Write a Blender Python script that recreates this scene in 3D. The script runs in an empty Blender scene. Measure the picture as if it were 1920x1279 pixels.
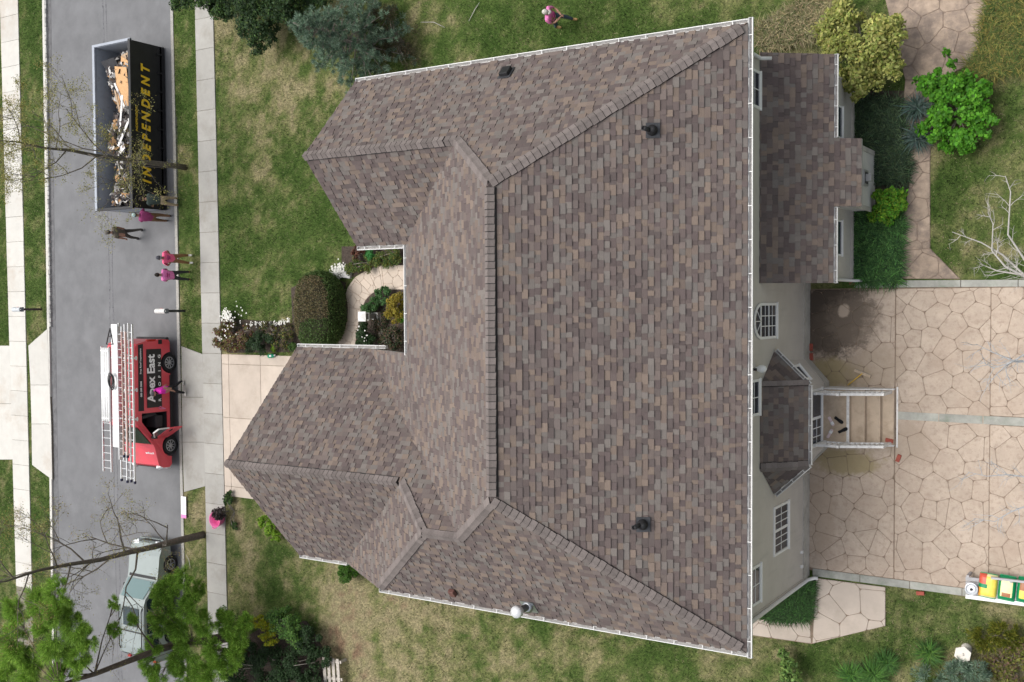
import bpy, bmesh, math, random
import numpy as np
from mathutils import Matrix, Vector
random.seed(7); rng = np.random.default_rng(7)
S = bpy.context.scene
COL = S.collection
rad = math.radians
# ------------------------------------------------------------------ camera
F_PX, H = 2007.36, 29.5
_p, _ro, _ya = .56209432, -.05975992, -.06371394
def _rot():
    cp, sp = math.cos(_p), math.sin(_p)
    B = np.array([[cp, 0, sp], [0, 1, 0], [-sp, 0, cp]])
    cr, sr = math.cos(_ro), math.sin(_ro)
    Rr = np.array([[cr, -sr, 0], [sr, cr, 0], [0, 0, 1]])
    cy, sy = math.cos(-_ya), math.sin(-_ya)
    return np.array([[cy, -sy, 0], [sy, cy, 0], [0, 0, 1]]) @ B @ Rr
RC = _rot()
CAMP = np.array([0., 0., H])
cd = bpy.data.cameras.new('camera'); cam = bpy.data.objects.new('camera', cd); COL.objects.link(cam)
m4 = Matrix.Identity(4)
for i in range(3):
    for j in range(3): m4[i][j] = RC[i, j]
m4.translation = Vector(CAMP)
cam.matrix_world = m4
cd.sensor_width = 36; cd.lens = F_PX / 1920 * 36; cd.clip_start = .5; cd.clip_end = 3000
S.camera = cam
# ------------------------------------------------------------------ light
SUN_EL, SUN_AZ = rad(70), rad(168)          # azimuth: direction towards the sun, from +X, counter-clockwise
sund = Vector((math.cos(SUN_EL)*math.cos(SUN_AZ), math.cos(SUN_EL)*math.sin(SUN_AZ), math.sin(SUN_EL)))
W = bpy.data.worlds.new('World'); S.world = W; W.use_nodes = True
nt = W.node_tree; bg = nt.nodes['Background']
sk = nt.nodes.new('ShaderNodeTexSky'); sk.sky_type = 'NISHITA'; sk.sun_disc = False
sk.sun_elevation = SUN_EL; sk.sun_rotation = math.pi/2 - SUN_AZ
sk.air_density = 1.0; sk.dust_density = 5.0; sk.ozone_density = 1.0
hs = nt.nodes.new('ShaderNodeHueSaturation'); hs.inputs['Saturation'].default_value = .35   # cloud-veiled sky
nt.links.new(sk.outputs[0], hs.inputs['Color']); nt.links.new(hs.outputs[0], bg.inputs[0])
bg.inputs[1].default_value = .13
sl = bpy.data.lights.new('sun', 'SUN'); sl.energy = 1.5; sl.angle = rad(45); sl.color = (1, .97, .92)
so = bpy.data.objects.new('sun', sl); COL.objects.link(so)
so.rotation_euler = sund.to_track_quat('Z', 'Y').to_euler(); so.location = (0, 0, 60)
S.view_settings.view_transform = 'Standard'; S.view_settings.look = 'None'
S.view_settings.exposure = 0.46; S.view_settings.gamma = 1
S.render.engine = 'CYCLES'
# ------------------------------------------------------------------ pixel -> place
def ray(x, y): return RC @ np.array([(x-960)/F_PX, -(y-639.5)/F_PX, -1.])
def G(x, y, z=0.):
    d = ray(x, y); t = (z-H)/d[2]; return CAMP + t*d
def onX(x, y, X):
    d = ray(x, y); t = X/d[0]; return CAMP + t*d
def onP(x, y, P0, n):
    d = ray(x, y); t = np.dot(np.array(P0)-CAMP, n)/np.dot(d, n); return CAMP + t*d
def g2(x, y, z=0.): return tuple(G(x, y, z)[:2])
# ------------------------------------------------------------------ noise
_tab = np.random.default_rng(3).random((256, 256))
def vnoise(x, y):
    xi = np.floor(x).astype(int); yi = np.floor(y).astype(int); fx = x-xi; fy = y-yi
    fx = fx*fx*(3-2*fx); fy = fy*fy*(3-2*fy)
    a = _tab[xi % 256, yi % 256]; b = _tab[(xi+1) % 256, yi % 256]; c = _tab[xi % 256, (yi+1) % 256]; d = _tab[(xi+1) % 256, (yi+1) % 256]
    return (a*(1-fx)+b*fx)*(1-fy)+(c*(1-fx)+d*fx)*fy
def fbm(x, y, o=4):
    s = 0; a = .5
    for i in range(o): s = s+a*vnoise(x*2**i+17*i, y*2**i+31*i); a *= .5
    return s/(1-.5**o)
def inpoly(x, y, poly):
    r = np.zeros(x.shape, bool); n = len(poly); j = n-1
    for i in range(n):
        xi, yi = poly[i][:2]; xj, yj = poly[j][:2]
        c = ((yi > y) != (yj > y)) & (x < (xj-xi)*(y-yi)/((yj-yi) or 1e-9)+xi)
        r ^= c; j = i
    return r
# ------------------------------------------------------------------ materials
MATS = {}
def nodes(name):
    m = bpy.data.materials.new(name); m.use_nodes = True; t = m.node_tree
    return m, t, t.nodes['Principled BSDF']
def lk(t, a, b): t.links.new(a, b)
def pos(t, coord='pos'):
    if coord == 'pos': return t.nodes.new('ShaderNodeNewGeometry').outputs['Position']
    return t.nodes.new('ShaderNodeTexCoord').outputs['Object']
def noise(t, vec, scale, detail=4, rough=.6, w=None):
    n = t.nodes.new('ShaderNodeTexNoise'); n.inputs['Scale'].default_value = scale; n.inputs['Detail'].default_value = detail
    n.inputs['Roughness'].default_value = rough; lk(t, vec, n.inputs['Vector']); return n.outputs['Fac']
def ramp(t, fac, stops):
    r = t.nodes.new('ShaderNodeValToRGB'); e = r.color_ramp.elements
    while len(e) < len(stops): e.new(.5)
    for q, (p_, c) in zip(e, stops): q.position = p_; q.color = (*c, 1)
    lk(t, fac, r.inputs[0]); return r.outputs[0]
def mixc(t, a, b, fac, mode='MIX'):
    m = t.nodes.new('ShaderNodeMix'); m.data_type = 'RGBA'; m.blend_type = mode
    for i, v in ((6, a), (7, b)):
        if isinstance(v, tuple): m.inputs[i].default_value = (*v, 1)
        else: lk(t, v, m.inputs[i])
    if isinstance(fac, float): m.inputs[0].default_value = fac
    else: lk(t, fac, m.inputs[0])
    return m.outputs[2]
def bump(t, b, h, dist, strength=.6):
    n = t.nodes.new('ShaderNodeBump'); n.inputs['Strength'].default_value = strength; n.inputs['Distance'].default_value = dist
    lk(t, h, n.inputs['Height']); lk(t, n.outputs[0], b.inputs['Normal'])
def mat(name, c, rough=.7, var=.18, scale=6., metal=0., spec=.4, bmp=0., coord='pos', grime=None, gs=1.3, gth=.55, rnd=0.):
    if name in MATS: return MATS[name]
    m, t, b = nodes(name); v = pos(t, coord)
    lo = tuple(x*(1-var) for x in c); hi = tuple(min(1, x*(1+var)) for x in c)
    n1 = noise(t, v, scale, 6, .65)
    o = ramp(t, n1, [(.3, lo), (.7, hi)])
    if grime:
        n2 = noise(t, v, gs, 5, .7)
        f = ramp(t, n2, [(gth, (0, 0, 0)), (min(.99, gth+.2), (1, 1, 1))]); o = mixc(t, o, grime, f)
    if rnd:
        oi = t.nodes.new('ShaderNodeObjectInfo').outputs['Random']
        o = mixc(t, o, ramp(t, oi, [(0, (1-rnd,)*3), (1, (1+rnd*.4,)*3)]), 1., 'MULTIPLY')
    lk(t, o, b.inputs['Base Color']); b.inputs['Roughness'].default_value = rough; b.inputs['Metallic'].default_value = metal
    b.inputs['Specular IOR Level'].default_value = spec
    if bmp: bump(t, b, noise(t, v, scale*8, 4, .6), bmp)
    MATS[name] = m; return m
def matcol(name, rough=.9, var=.25, scale=40., spec=.15, bmp=0., trans=0.):
    """colour per piece from the mesh's own colour attribute, with grain"""
    if name in MATS: return MATS[name]
    m, t, b = nodes(name); v = pos(t)
    a = t.nodes.new('ShaderNodeAttribute'); a.attribute_name = 'Col'
    g = ramp(t, noise(t, v, scale, 5, .7), [(.25, (1-var,)*3), (.75, (1+var,)*3)])
    o = mixc(t, a.outputs[0], g, 1., 'MULTIPLY')
    lk(t, o, b.inputs['Base Color']); b.inputs['Roughness'].default_value = rough; b.inputs['Specular IOR Level'].default_value = spec
    if trans:
        tr = t.nodes.new('ShaderNodeBsdfTranslucent'); lk(t, o, tr.inputs[0]); mx = t.nodes.new('ShaderNodeMixShader'); mx.inputs[0].default_value = trans
        out = t.nodes['Material Output']; lk(t, b.outputs[0], mx.inputs[1]); lk(t, tr.outputs[0], mx.inputs[2]); lk(t, mx.outputs[0], out.inputs[0])
    if bmp: bump(t, b, noise(t, v, scale*3, 3, .6), bmp)
    MATS[name] = m; return m
# ------------------------------------------------------------------ mesh helpers
class MB:
    def __init__(s): s.v = []; s.f = []; s.c = []; s.mi = []; s.col = (1, 1, 1); s.m = 0
    def add(s, vs, fs, col=None):
        o = len(s.v); s.v += [tuple(map(float, q)) for q in vs]; s.f += [tuple(i+o for i in f) for f in fs]
        c = col or s.col; s.c += [c]*len(vs); s.mi += [s.m]*len(fs); return s
    def box(s, a, b, col=None):
        (x0, y0, z0), (x1, y1, z1) = a, b
        vs = [(x, y, z) for z in (z0, z1) for y in (y0, y1) for x in (x0, x1)]
        return s.add(vs, [(0, 2, 3, 1), (4, 5, 7, 6), (0, 1, 5, 4), (2, 6, 7, 3), (0, 4, 6, 2), (1, 3, 7, 5)], col)
    def obox(s, c, ax, col=None):
        """oriented box: centre and three half-axis vectors"""
        c = np.array(c, float); a, b, d = (np.array(q, float) for q in ax)
        vs = [c+i*a+j*b+k*d for k in (-1, 1) for j in (-1, 1) for i in (-1, 1)]
        return s.add(vs, [(0, 2, 3, 1), (4, 5, 7, 6), (0, 1, 5, 4), (2, 6, 7, 3), (0, 4, 6, 2), (1, 3, 7, 5)], col)
    def bar(s, p, q, w, h=None, up=(0, 0, 1), col=None):
        p = np.array(p, float); q = np.array(q, float); h = h or w; d = q-p; L = np.linalg.norm(d); d /= L
        u = np.array(up, float)
        if abs(np.dot(u, d)) > .95: u = np.array((1., 0, 0))
        r = np.cross(d, u); r /= np.linalg.norm(r); u = np.cross(r, d)
        return s.obox((p+q)/2, (d*L/2, r*w/2, u*h/2), col)
    def prism(s, poly, z0, z1, col=None):
        n = len(poly)
        a = sum(poly[i][0]*poly[(i+1) % n][1]-poly[(i+1) % n][0]*poly[i][1] for i in range(n))
        if a < 0: poly = poly[::-1]
        vs = [(q[0], q[1], z0) for q in poly]+[(q[0], q[1], z1) for q in poly]
        fs = [tuple(range(n, 2*n)), tuple(range(n-1, -1, -1))]+[(i, (i+1) % n, (i+1) % n+n, i+n) for i in range(n)]
        return s.add(vs, fs, col)
    def tube(s, pts, rs, n=8, cap=True, col=None):
        pts = [np.array(p, float) for p in pts]
        if not hasattr(rs, '__len__'): rs = [rs]*len(pts)
        vs = []; fs = []; pu = None
        for i, p in enumerate(pts):
            d = pts[min(i+1, len(pts)-1)]-pts[max(i-1, 0)]; d = d/(np.linalg.norm(d)+1e-9)
            if pu is None:
                pu = np.cross(d, (0, 0, 1.)) if abs(d[2]) < .9 else np.cross(d, (1., 0, 0))
            pu = pu-d*np.dot(pu, d); pu /= np.linalg.norm(pu)+1e-9; w = np.cross(d, pu)
            for k in range(n):
                a = 2*math.pi*k/n; vs.append(p+rs[i]*(math.cos(a)*pu+math.sin(a)*w))
        for i in range(len(pts)-1):
            for k in range(n): fs.append((i*n+k, i*n+(k+1) % n, (i+1)*n+(k+1) % n, (i+1)*n+k))
        if cap: fs += [tuple(range(n-1, -1, -1)), tuple(range((len(pts)-1)*n, len(pts)*n))]
        return s.add(vs, fs, col)
    def lathe(s, c, prof, n=16, axis=(0, 0, 1), col=None):
        c = np.array(c, float); a = np.array(axis, float); a /= np.linalg.norm(a)
        u = np.cross(a, (0, 1., 0)) if abs(a[1]) < .9 else np.cross(a, (1., 0, 0)); u /= np.linalg.norm(u); w = np.cross(a, u)
        vs = []; fs = []
        for r, z in prof:
            for k in range(n):
                t = 2*math.pi*k/n; vs.append(c+a*z+r*(math.cos(t)*u+math.sin(t)*w))
        for i in range(len(prof)-1):
            for k in range(n): fs.append((i*n+k, i*n+(k+1) % n, (i+1)*n+(k+1) % n, (i+1)*n+k))
        fs += [tuple(range(n-1, -1, -1)), tuple(range((len(prof)-1)*n, len(prof)*n))]
        return s.add(vs, fs, col)
    def mesh(s, name, mats, smooth=False, fixn=True):
        me = bpy.data.meshes.new(name); me.from_pydata(s.v, [], s.f)
        for mm in (mats if isinstance(mats, (list, tuple)) else [mats]): me.materials.append(mm)
        if any(s.mi): me.polygons.foreach_set('material_index', s.mi)
        ca = me.color_attributes.new('Col', 'FLOAT_COLOR', 'POINT')
        ca.data.foreach_set('color', np.array([(*c, 1) for c in s.c], dtype=np.float32).ravel())
        if fixn:
            bm = bmesh.new(); bm.from_mesh(me); bmesh.ops.recalc_face_normals(bm, faces=bm.faces); bm.to_mesh(me); bm.free()
        if smooth: me.polygons.foreach_set('use_smooth', [True]*len(me.polygons))
        me.update(); return me
def base_of(parent):
    o = np.zeros(3)
    while parent is not None: o = o+np.array(parent.location); parent = parent.parent
    return o
def link(name, me, parent=None, loc=None):
    o = bpy.data.objects.new(name, me); COL.objects.link(o)
    if parent is not None: o.parent = parent
    if loc is not None: o.location = loc
    return o
def tag(o, label=None, cat=None, group=None, kind=None):
    if label: o['label'] = label
    if cat: o['category'] = cat
    if group: o['group'] = group
    if kind: o['kind'] = kind
    return o
def thing(name, label, cat, loc, rz=0, group=None):
    o = bpy.data.objects.new(name, None); COL.objects.link(o); o.location = loc; o.rotation_euler = (0, 0, rz)
    o.empty_display_size = .2
    return tag(o, label, cat, group)
def part(name, mb, mats, parent, smooth=False, world=True, bevel=0, label=None):
    """a part; world=True: the builder holds world coordinates, shifted into the (unrotated) parent's space"""
    if world and parent is not None:
        b = base_of(parent); mb.v = [(x-b[0], y-b[1], z-b[2]) for x, y, z in mb.v]
    o = link(name, mb.mesh(name, mats, smooth), parent)
    if bevel:
        md = o.modifiers.new('bevel', 'BEVEL'); md.width = bevel; md.segments = 2; md.limit_method = 'ANGLE'
    if label: o['label'] = label
    return o
def struct(name, mb, mats, smooth=False):
    o = link(name, mb.mesh(name, mats, smooth)); o['kind'] = 'structure'; return o
def fastmesh(name, V, Fq, C, mats, k):
    """large meshes of n-gons with k corners"""
    me = bpy.data.meshes.new(name); nF = len(Fq)
    me.vertices.add(len(V)); me.vertices.foreach_set('co', V.astype(np.float32).ravel())
    me.loops.add(nF*k); me.loops.foreach_set('vertex_index', Fq.astype(np.int32).ravel())
    me.polygons.add(nF); me.polygons.foreach_set('loop_start', np.arange(0, nF*k, k, dtype=np.int32)); me.polygons.foreach_set('loop_total', np.full(nF, k, np.int32))
    ca = me.color_attributes.new('Col', 'FLOAT_COLOR', 'POINT'); cc = np.ones((len(V), 4), np.float32); cc[:, :3] = C; ca.data.foreach_set('color', cc.ravel())
    me.materials.append(mats); me.update(calc_edges=True); return me
def text_mesh(txt, size, bold=0., shear=0., spacing=1.):
    cu = bpy.data.curves.new('t', 'FONT'); cu.body = txt; cu.size = size; cu.offset = bold; cu.shear = shear; cu.space_character = spacing
    cu.extrude = .003; cu.align_x = 'CENTER'; cu.align_y = 'CENTER'; cu.resolution_u = 3
    o = bpy.data.objects.new('t', cu); COL.objects.link(o)
    dg = bpy.context.evaluated_depsgraph_get(); me = bpy.data.meshes.new_from_object(o.evaluated_get(dg)); bpy.data.objects.remove(o); bpy.data.curves.remove(cu)
    return me
def lettering(name, txt, width, height, origin, right, up, m, parent, bold=0., shear=0., spacing=1.):
    """flat lettering fitted to width x height, in the parent's space"""
    me = text_mesh(txt, 1., bold, shear, spacing)
    co = np.array([v.co[:] for v in me.vertices]); mn = co.min(0); mx = co.max(0)
    sx = width/(mx[0]-mn[0]); sy = height/(mx[1]-mn[1]); r = np.array(right, float); u = np.array(up, float); n = np.cross(r, u); o = np.array(origin, float)
    ctr = (mn+mx)/2
    P = o+((co[:, :1]-ctr[0])*sx)*r+((co[:, 1:2]-ctr[1])*sy)*u+co[:, 2:3]*n
    for v, q in zip(me.vertices, P): v.co = q
    me.materials.append(m); me.update()
    return link(name, me, parent)
# ================================================================== GROUND
def edge(p, q):
    """line in plan through two photographed ground points; returns x at y"""
    a, b = G(*p), G(*q); return lambda y: a[0]+(b[0]-a[0])*(y-a[1])/(b[1]-a[1])
eL = edge((88, 0), (101, 860)); eR = edge((318, 0), (342, 1150))
LAWN = [  # photo patches: px, py, radius m, greenness (0 straw .. 1 green), strength
 (410, 60, 1.2, .25, 1), (480, 150, 1.6, .2, 1.2), (420, 230, 1.1, .95, 1.4), (415, 290, .9, 1., 1.2), (500, 200, 1.6, .2, 1), (590, 230, 1.3, .3, .9), (470, 330, 1.2, .35, 1), (530, 360, 1.2, .9, 1),
 (450, 430, 1.4, .9, 1.2), (560, 420, 1.5, .85, 1.1), (440, 520, 1.3, .95, 1.2), (520, 500, 1.3, .55, 1), (600, 400, 1.3, .95, 1), (500, 570, 1.2, .7, .8),
 (850, 40, 2, .7, 1), (960, 30, 1.6, 1., 1.2), (1130, 45, 1.6, .95, 1.2), (1050, 70, 1.2, .9, 1), (820, 90, 1.4, .4, .9), (1250, 20, 1.4, .65, 1), (1400, 20, 1.2, .5, 1), (790, 110, .8, .9, .8),
 (460, 1010, 1., .1, 1.3), (520, 1080, .9, .85, 1.3), (560, 1070, 1.2, .3, 1), (640, 1110, 1, .15, 1.2), (800, 1160, 2, .12, 1.5), (730, 1180, 1.6, .08, 1.3), (900, 1230, 1.6, .35, 1), (1000, 1190, 1.6, .5, 1), (1100, 1240, 1.2, .6, 1), (1230, 1250, 1, .85, 1.2), (1330, 1260, 1, .55, 1), (650, 1200, .7, -.3, 1.6), (690, 1260, 1, -.15, 1.2), (450, 1090, .9, .2, 1),
 (1820, 330, 1, .55, 1), (1800, 400, .8, .8, 1), (1870, 450, 1, .75, 1), (1840, 250, .8, .45, 1), (1890, 330, .8, .4, 1), (1790, 470, .6, .6, 1), (1900, 400, .7, .5, .8),
 (1710, 1130, .7, .6, 1), (1800, 1150, .8, .9, 1.3), (1600, 1220, .9, .55, 1), (1700, 1200, .8, .4, 1), (1450, 1220, .7, .6, 1), (1880, 1230, 1, .1, 1.2), (1900, 1150, .6, .3, 1),
 (345, 100, 1, .9, 1), (350, 200, 1, .8, 1), (350, 300, .8, .5, 1), (350, 400, .9, .85, 1), (355, 520, .9, .55, 1), (355, 610, .9, .7, 1), (365, 960, .9, .25, 1), (365, 1050, 1, .4, 1),
 (55, 60, 1.5, .95, 1.2), (60, 200, 1.5, .75, 1), (65, 420, 1.5, .6, 1), (65, 560, 1, .6, 1), (75, 950, 1.2, .95, 1), (10, 950, 1.5, .8, 1), (5, 560, 2, .95, 1.2), (80, 1100, 1.3, .5, 1), (20, 1150, 1.5, .6, 1)]
LAWN = [(*G(a, b)[:2], r*1.15, g, w) for a, b, r, g, w in LAWN]
def greenness(x, y):
    s = .55*fbm(x*.45, y*.45)*1.0+.28; w = np.full(x.shape, .55); s = s*w
    for cx, cy, r, g, k in LAWN:
        e = k*np.exp(-((x-cx)**2+(y-cy)**2)/(r*r)); s = s+g*e; w = w+e
    g = s/w
    return g+.09+(fbm(x*1.6, y*1.6)-.5)*1.0+(fbm(x*5+9, y*5)-.5)*.75
PAL = np.array([(-.5, .21, .125, .09), (-.15, .235, .165, .115), (.1, .335, .295, .185), (.32, .30, .275, .155), (.52, .185, .205, .085), (.75, .095, .145, .042), (1.15, .058, .105, .026)])
def lawn_col(g):
    return np.stack([np.interp(g, PAL[:, 0], PAL[:, k]) for k in (1, 2, 3)], -1)
xs = np.concatenate([[-600, -300, -150, -90, -65], np.arange(-52, 2, .16), [4, 8, 20, 60, 200, 600]])
ys = np.concatenate([[-600, -200, -80, -40, -26], np.arange(-20, 17.01, .16), [19, 24, 40, 90, 250, 600]])
X, Y = np.meshgrid(xs, ys, indexing='ij')
gz = -.035+.03*(fbm(X*.8, Y*.8)-.5)
gz[(X > eL(Y)-.3) & (X < eR(Y)+.1)] = -.32      # the roadbed lies below the lawns
V = np.stack([X, Y, gz], -1).reshape(-1, 3); nx, ny = X.shape
idx = np.arange(nx*ny).reshape(nx, ny)
Q = np.stack([idx[:-1, :-1], idx[1:, :-1], idx[1:, 1:], idx[:-1, 1:]], -1).reshape(-1, 4)
mg, t, b = nodes('lawn soil')
v = pos(t); a = t.nodes.new('ShaderNodeAttribute'); a.attribute_name = 'Col'
g1 = ramp(t, noise(t, v, 13, 7, .8), [(.32, (.35, .38, .3)), (.5, (.9, .9, .85)), (.68, (1.6, 1.5, 1.35))])
lk(t, mixc(t, a.outputs[0], g1, 1., 'MULTIPLY'), b.inputs['Base Color']); b.inputs['Roughness'].default_value = 1; b.inputs['Specular IOR Level'].default_value = .05
bump(t, b, noise(t, v, 60, 4, .7), .03)
gr = link('ground', fastmesh('ground', V, Q, lawn_col(greenness(V[:, 0], V[:, 1]))*.8, mg, 4)); gr['kind'] = 'structure'
NOGRASS = []      # ground polygons without grass
# ------------------------------------------------------------------ paving materials
M_asph = mat('asphalt', (.170, .172, .178), .9, .12, 1.2, bmp=.004, grime=(.142, .144, .149), gs=.5, gth=.5, spec=.2)
M_conc = mat('pavement concrete', (.37, .36, .335), .9, .07, 2., grime=(.30, .285, .255), gs=.9, gth=.5, bmp=.003, spec=.2, rnd=.09)
M_conc2 = mat('far pavement concrete', (.55, .535, .495), .9, .06, 2., grime=(.45, .39, .325), gs=.35, gth=.52, bmp=.003, spec=.2, rnd=.06)
M_joint = mat('joint dirt', (.20, .185, .15), 1, .3, 9, spec=.05)
M_tan = mat('tan driveway concrete', (.50, .43, .365), .9, .08, 1.6, grime=(.43, .365, .305), gs=1.1, gth=.5, bmp=.004, spec=.2, rnd=.07)
M_band = mat('grey band concrete', (.36, .36, .325), .9, .2, 3, grime=(.24, .27, .22), gs=2, gth=.5, bmp=.004, spec=.2, rnd=.1)
M_cream = mat('cream walk stone', (.53, .45, .375), .9, .1, 3, grime=(.45, .36, .28), gs=1.5, gth=.55, bmp=.006, spec=.2, rnd=.08)
M_creamj = mat('cream walk joint', (.40, .315, .245), 1, .2, 6, spec=.05)
M_path = mat('old path stone', (.37, .29, .225), .95, .22, 5, grime=(.20, .16, .135), gs=1.6, gth=.42, bmp=.008, spec=.15, rnd=.12)
M_pathj = mat('old path joint', (.22, .17, .135), 1, .3, 6, spec=.05)
M_kerb = mat('kerb granite', (.42, .415, .40), .9, .2, 9, bmp=.004, rnd=.25)
M_mulch = mat('bed mulch', (.075, .06, .05), 1, .45, 14, bmp=.03, spec=.05)
# patio stone with the stains seen near the wall and the steps
def patio_mat():
    m, t, b = nodes('patio stone'); v = pos(t)
    n1 = noise(t, v, 2.2, 6, .7); o = ramp(t, n1, [(.3, (.415, .34, .275)), (.7, (.52, .43, .35))])
    oi = t.nodes.new('ShaderNodeObjectInfo').outputs['Random']
    o = mixc(t, o, ramp(t, oi, [(0, (.94, .935, .93)), (1, (1.03, 1.03, 1.03))]), 1., 'MULTIPLY')
    n2 = noise(t, v, 7, 6, .75); o = mixc(t, o, (.27, .205, .16), ramp(t, n2, [(.50, (0, 0, 0)), (.70, (.75, .75, .75))]))
    o = mixc(t, o, (.36, .275, .215), ramp(t, noise(t, v, .9, 5, .7), [(.45, (0, 0, 0)), (.68, (.55, .55, .55))]))
    n3 = noise(t, v, 22, 4, .7); o = mixc(t, o, (.21, .165, .13), ramp(t, n3, [(.63, (0, 0, 0)), (.74, (.6, .6, .6))]))
    def blob(c, rx, ry, col, amt, nz=3.):
        nonlocal o
        mp = t.nodes.new('ShaderNodeMapping'); mp.vector_type = 'POINT'; mp.inputs['Location'].default_value = (-c[0]/rx, -c[1]/ry, 0); mp.inputs['Scale'].default_value = (1/rx, 1/ry, 0)
        lk(t, v, mp.inputs[0]); ln = t.nodes.new('ShaderNodeVectorMath'); ln.operation = 'LENGTH'; lk(t, mp.outputs[0], ln.inputs[0])
        ad = t.nodes.new('ShaderNodeMath'); ad.operation = 'MULTIPLY_ADD'; lk(t, noise(t, v, nz, 6, .75), ad.inputs[0]); ad.inputs[1].default_value = 1.5; lk(t, ln.outputs['Value'], ad.inputs[2])
        f = ramp(t, ad.outputs[0], [(.78, (amt,)*3), (.99, (0, 0, 0))]); r = f.node.color_ramp
        mu = t.nodes.new('ShaderNodeMath'); mu.operation = 'MULTIPLY'; mu.inputs[1].default_value = .58; lk(t, ad.outputs[0], mu.inputs[0]); lk(t, mu.outputs[0], f.node.inputs[0])
        o = mixc(t, o, col, f)
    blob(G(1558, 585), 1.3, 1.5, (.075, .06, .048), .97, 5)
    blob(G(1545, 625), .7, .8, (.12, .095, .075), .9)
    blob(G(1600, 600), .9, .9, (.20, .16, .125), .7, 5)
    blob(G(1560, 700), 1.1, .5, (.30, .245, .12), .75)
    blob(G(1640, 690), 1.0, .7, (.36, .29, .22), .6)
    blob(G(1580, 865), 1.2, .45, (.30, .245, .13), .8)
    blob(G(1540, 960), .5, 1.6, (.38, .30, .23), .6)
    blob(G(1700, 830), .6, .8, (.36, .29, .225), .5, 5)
    blob(G(1582, 583), .17, .2, (.48, .39, .31), .9, 2)
    lk(t, o, b.inputs['Base Color']); b.inputs['Roughness'].default_value = .9; b.inputs['Specular IOR Level'].default_value = .2
    bump(t, b, noise(t, v, 14, 5, .65), .012, .6); return m
M_patio = patio_mat()
M_patioj = mat('patio joint', (.225, .172, .13), 1, .25, 6, spec=.05)
# ------------------------------------------------------------------ voronoi stones
def clip(poly, p, n):
    """keep the part of a polygon where (q-p).n <= 0"""
    out = []
    for i in range(len(poly)):
        a, b = poly[i], poly[(i+1) % len(poly)]
        da = (a[0]-p[0])*n[0]+(a[1]-p[1])*n[1]; db = (b[0]-p[0])*n[0]+(b[1]-p[1])*n[1]
        if da <= 0: out.append(a)
        if (da < 0) != (db < 0) and da != db:
            s = da/(da-db); out.append((a[0]+(b[0]-a[0])*s, a[1]+(b[1]-a[1])*s))
    return out
def area(p): return .5*abs(sum(p[i][0]*p[(i+1) % len(p)][1]-p[(i+1) % len(p)][0]*p[i][1] for i in range(len(p))))
def ccw(p):
    return p if sum(p[i][0]*p[(i+1) % len(p)][1]-p[(i+1) % len(p)][0]*p[i][1] for i in range(len(p))) > 0 else p[::-1]
def shrink(poly, d):
    poly = ccw(list(poly)); out = poly
    for i in range(len(poly)):
        a, b = poly[i], poly[(i+1) % len(poly)]; e = (b[0]-a[0], b[1]-a[1]); L = math.hypot(*e)
        if L < 1e-6: continue
        n = (e[1]/L, -e[0]/L); out = clip(out, (a[0]-n[0]*d, a[1]-n[1]*d), n)
        if len(out) < 3: return []
    return out
def rounded(p, f=.16):
    out = []
    for i in range(len(p)):
        a, b, c = np.array(p[i-1]), np.array(p[i]), np.array(p[(i+1) % len(p)])
        f1 = min(f, .07/(np.linalg.norm(a-b)+1e-6)); f2 = min(f, .07/(np.linalg.norm(c-b)+1e-6))
        q = b+(a-b)*f1; r = b+(c-b)*f2
        out += [tuple(q), tuple((q+r)/4+b/2), tuple(r)]
    return out
def cross2(o, a, b): return (a[0]-o[0])*(b[1]-o[1])-(a[1]-o[1])*(b[0]-o[0])
def clip_convex(poly, conv):
    conv = ccw(list(conv))
    for i in range(len(conv)):
        a, b = conv[i], conv[(i+1) % len(conv)]; poly = clip(poly, a, (b[1]-a[1], -(b[0]-a[0])))
        if len(poly) < 3: return []
    return poly
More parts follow.
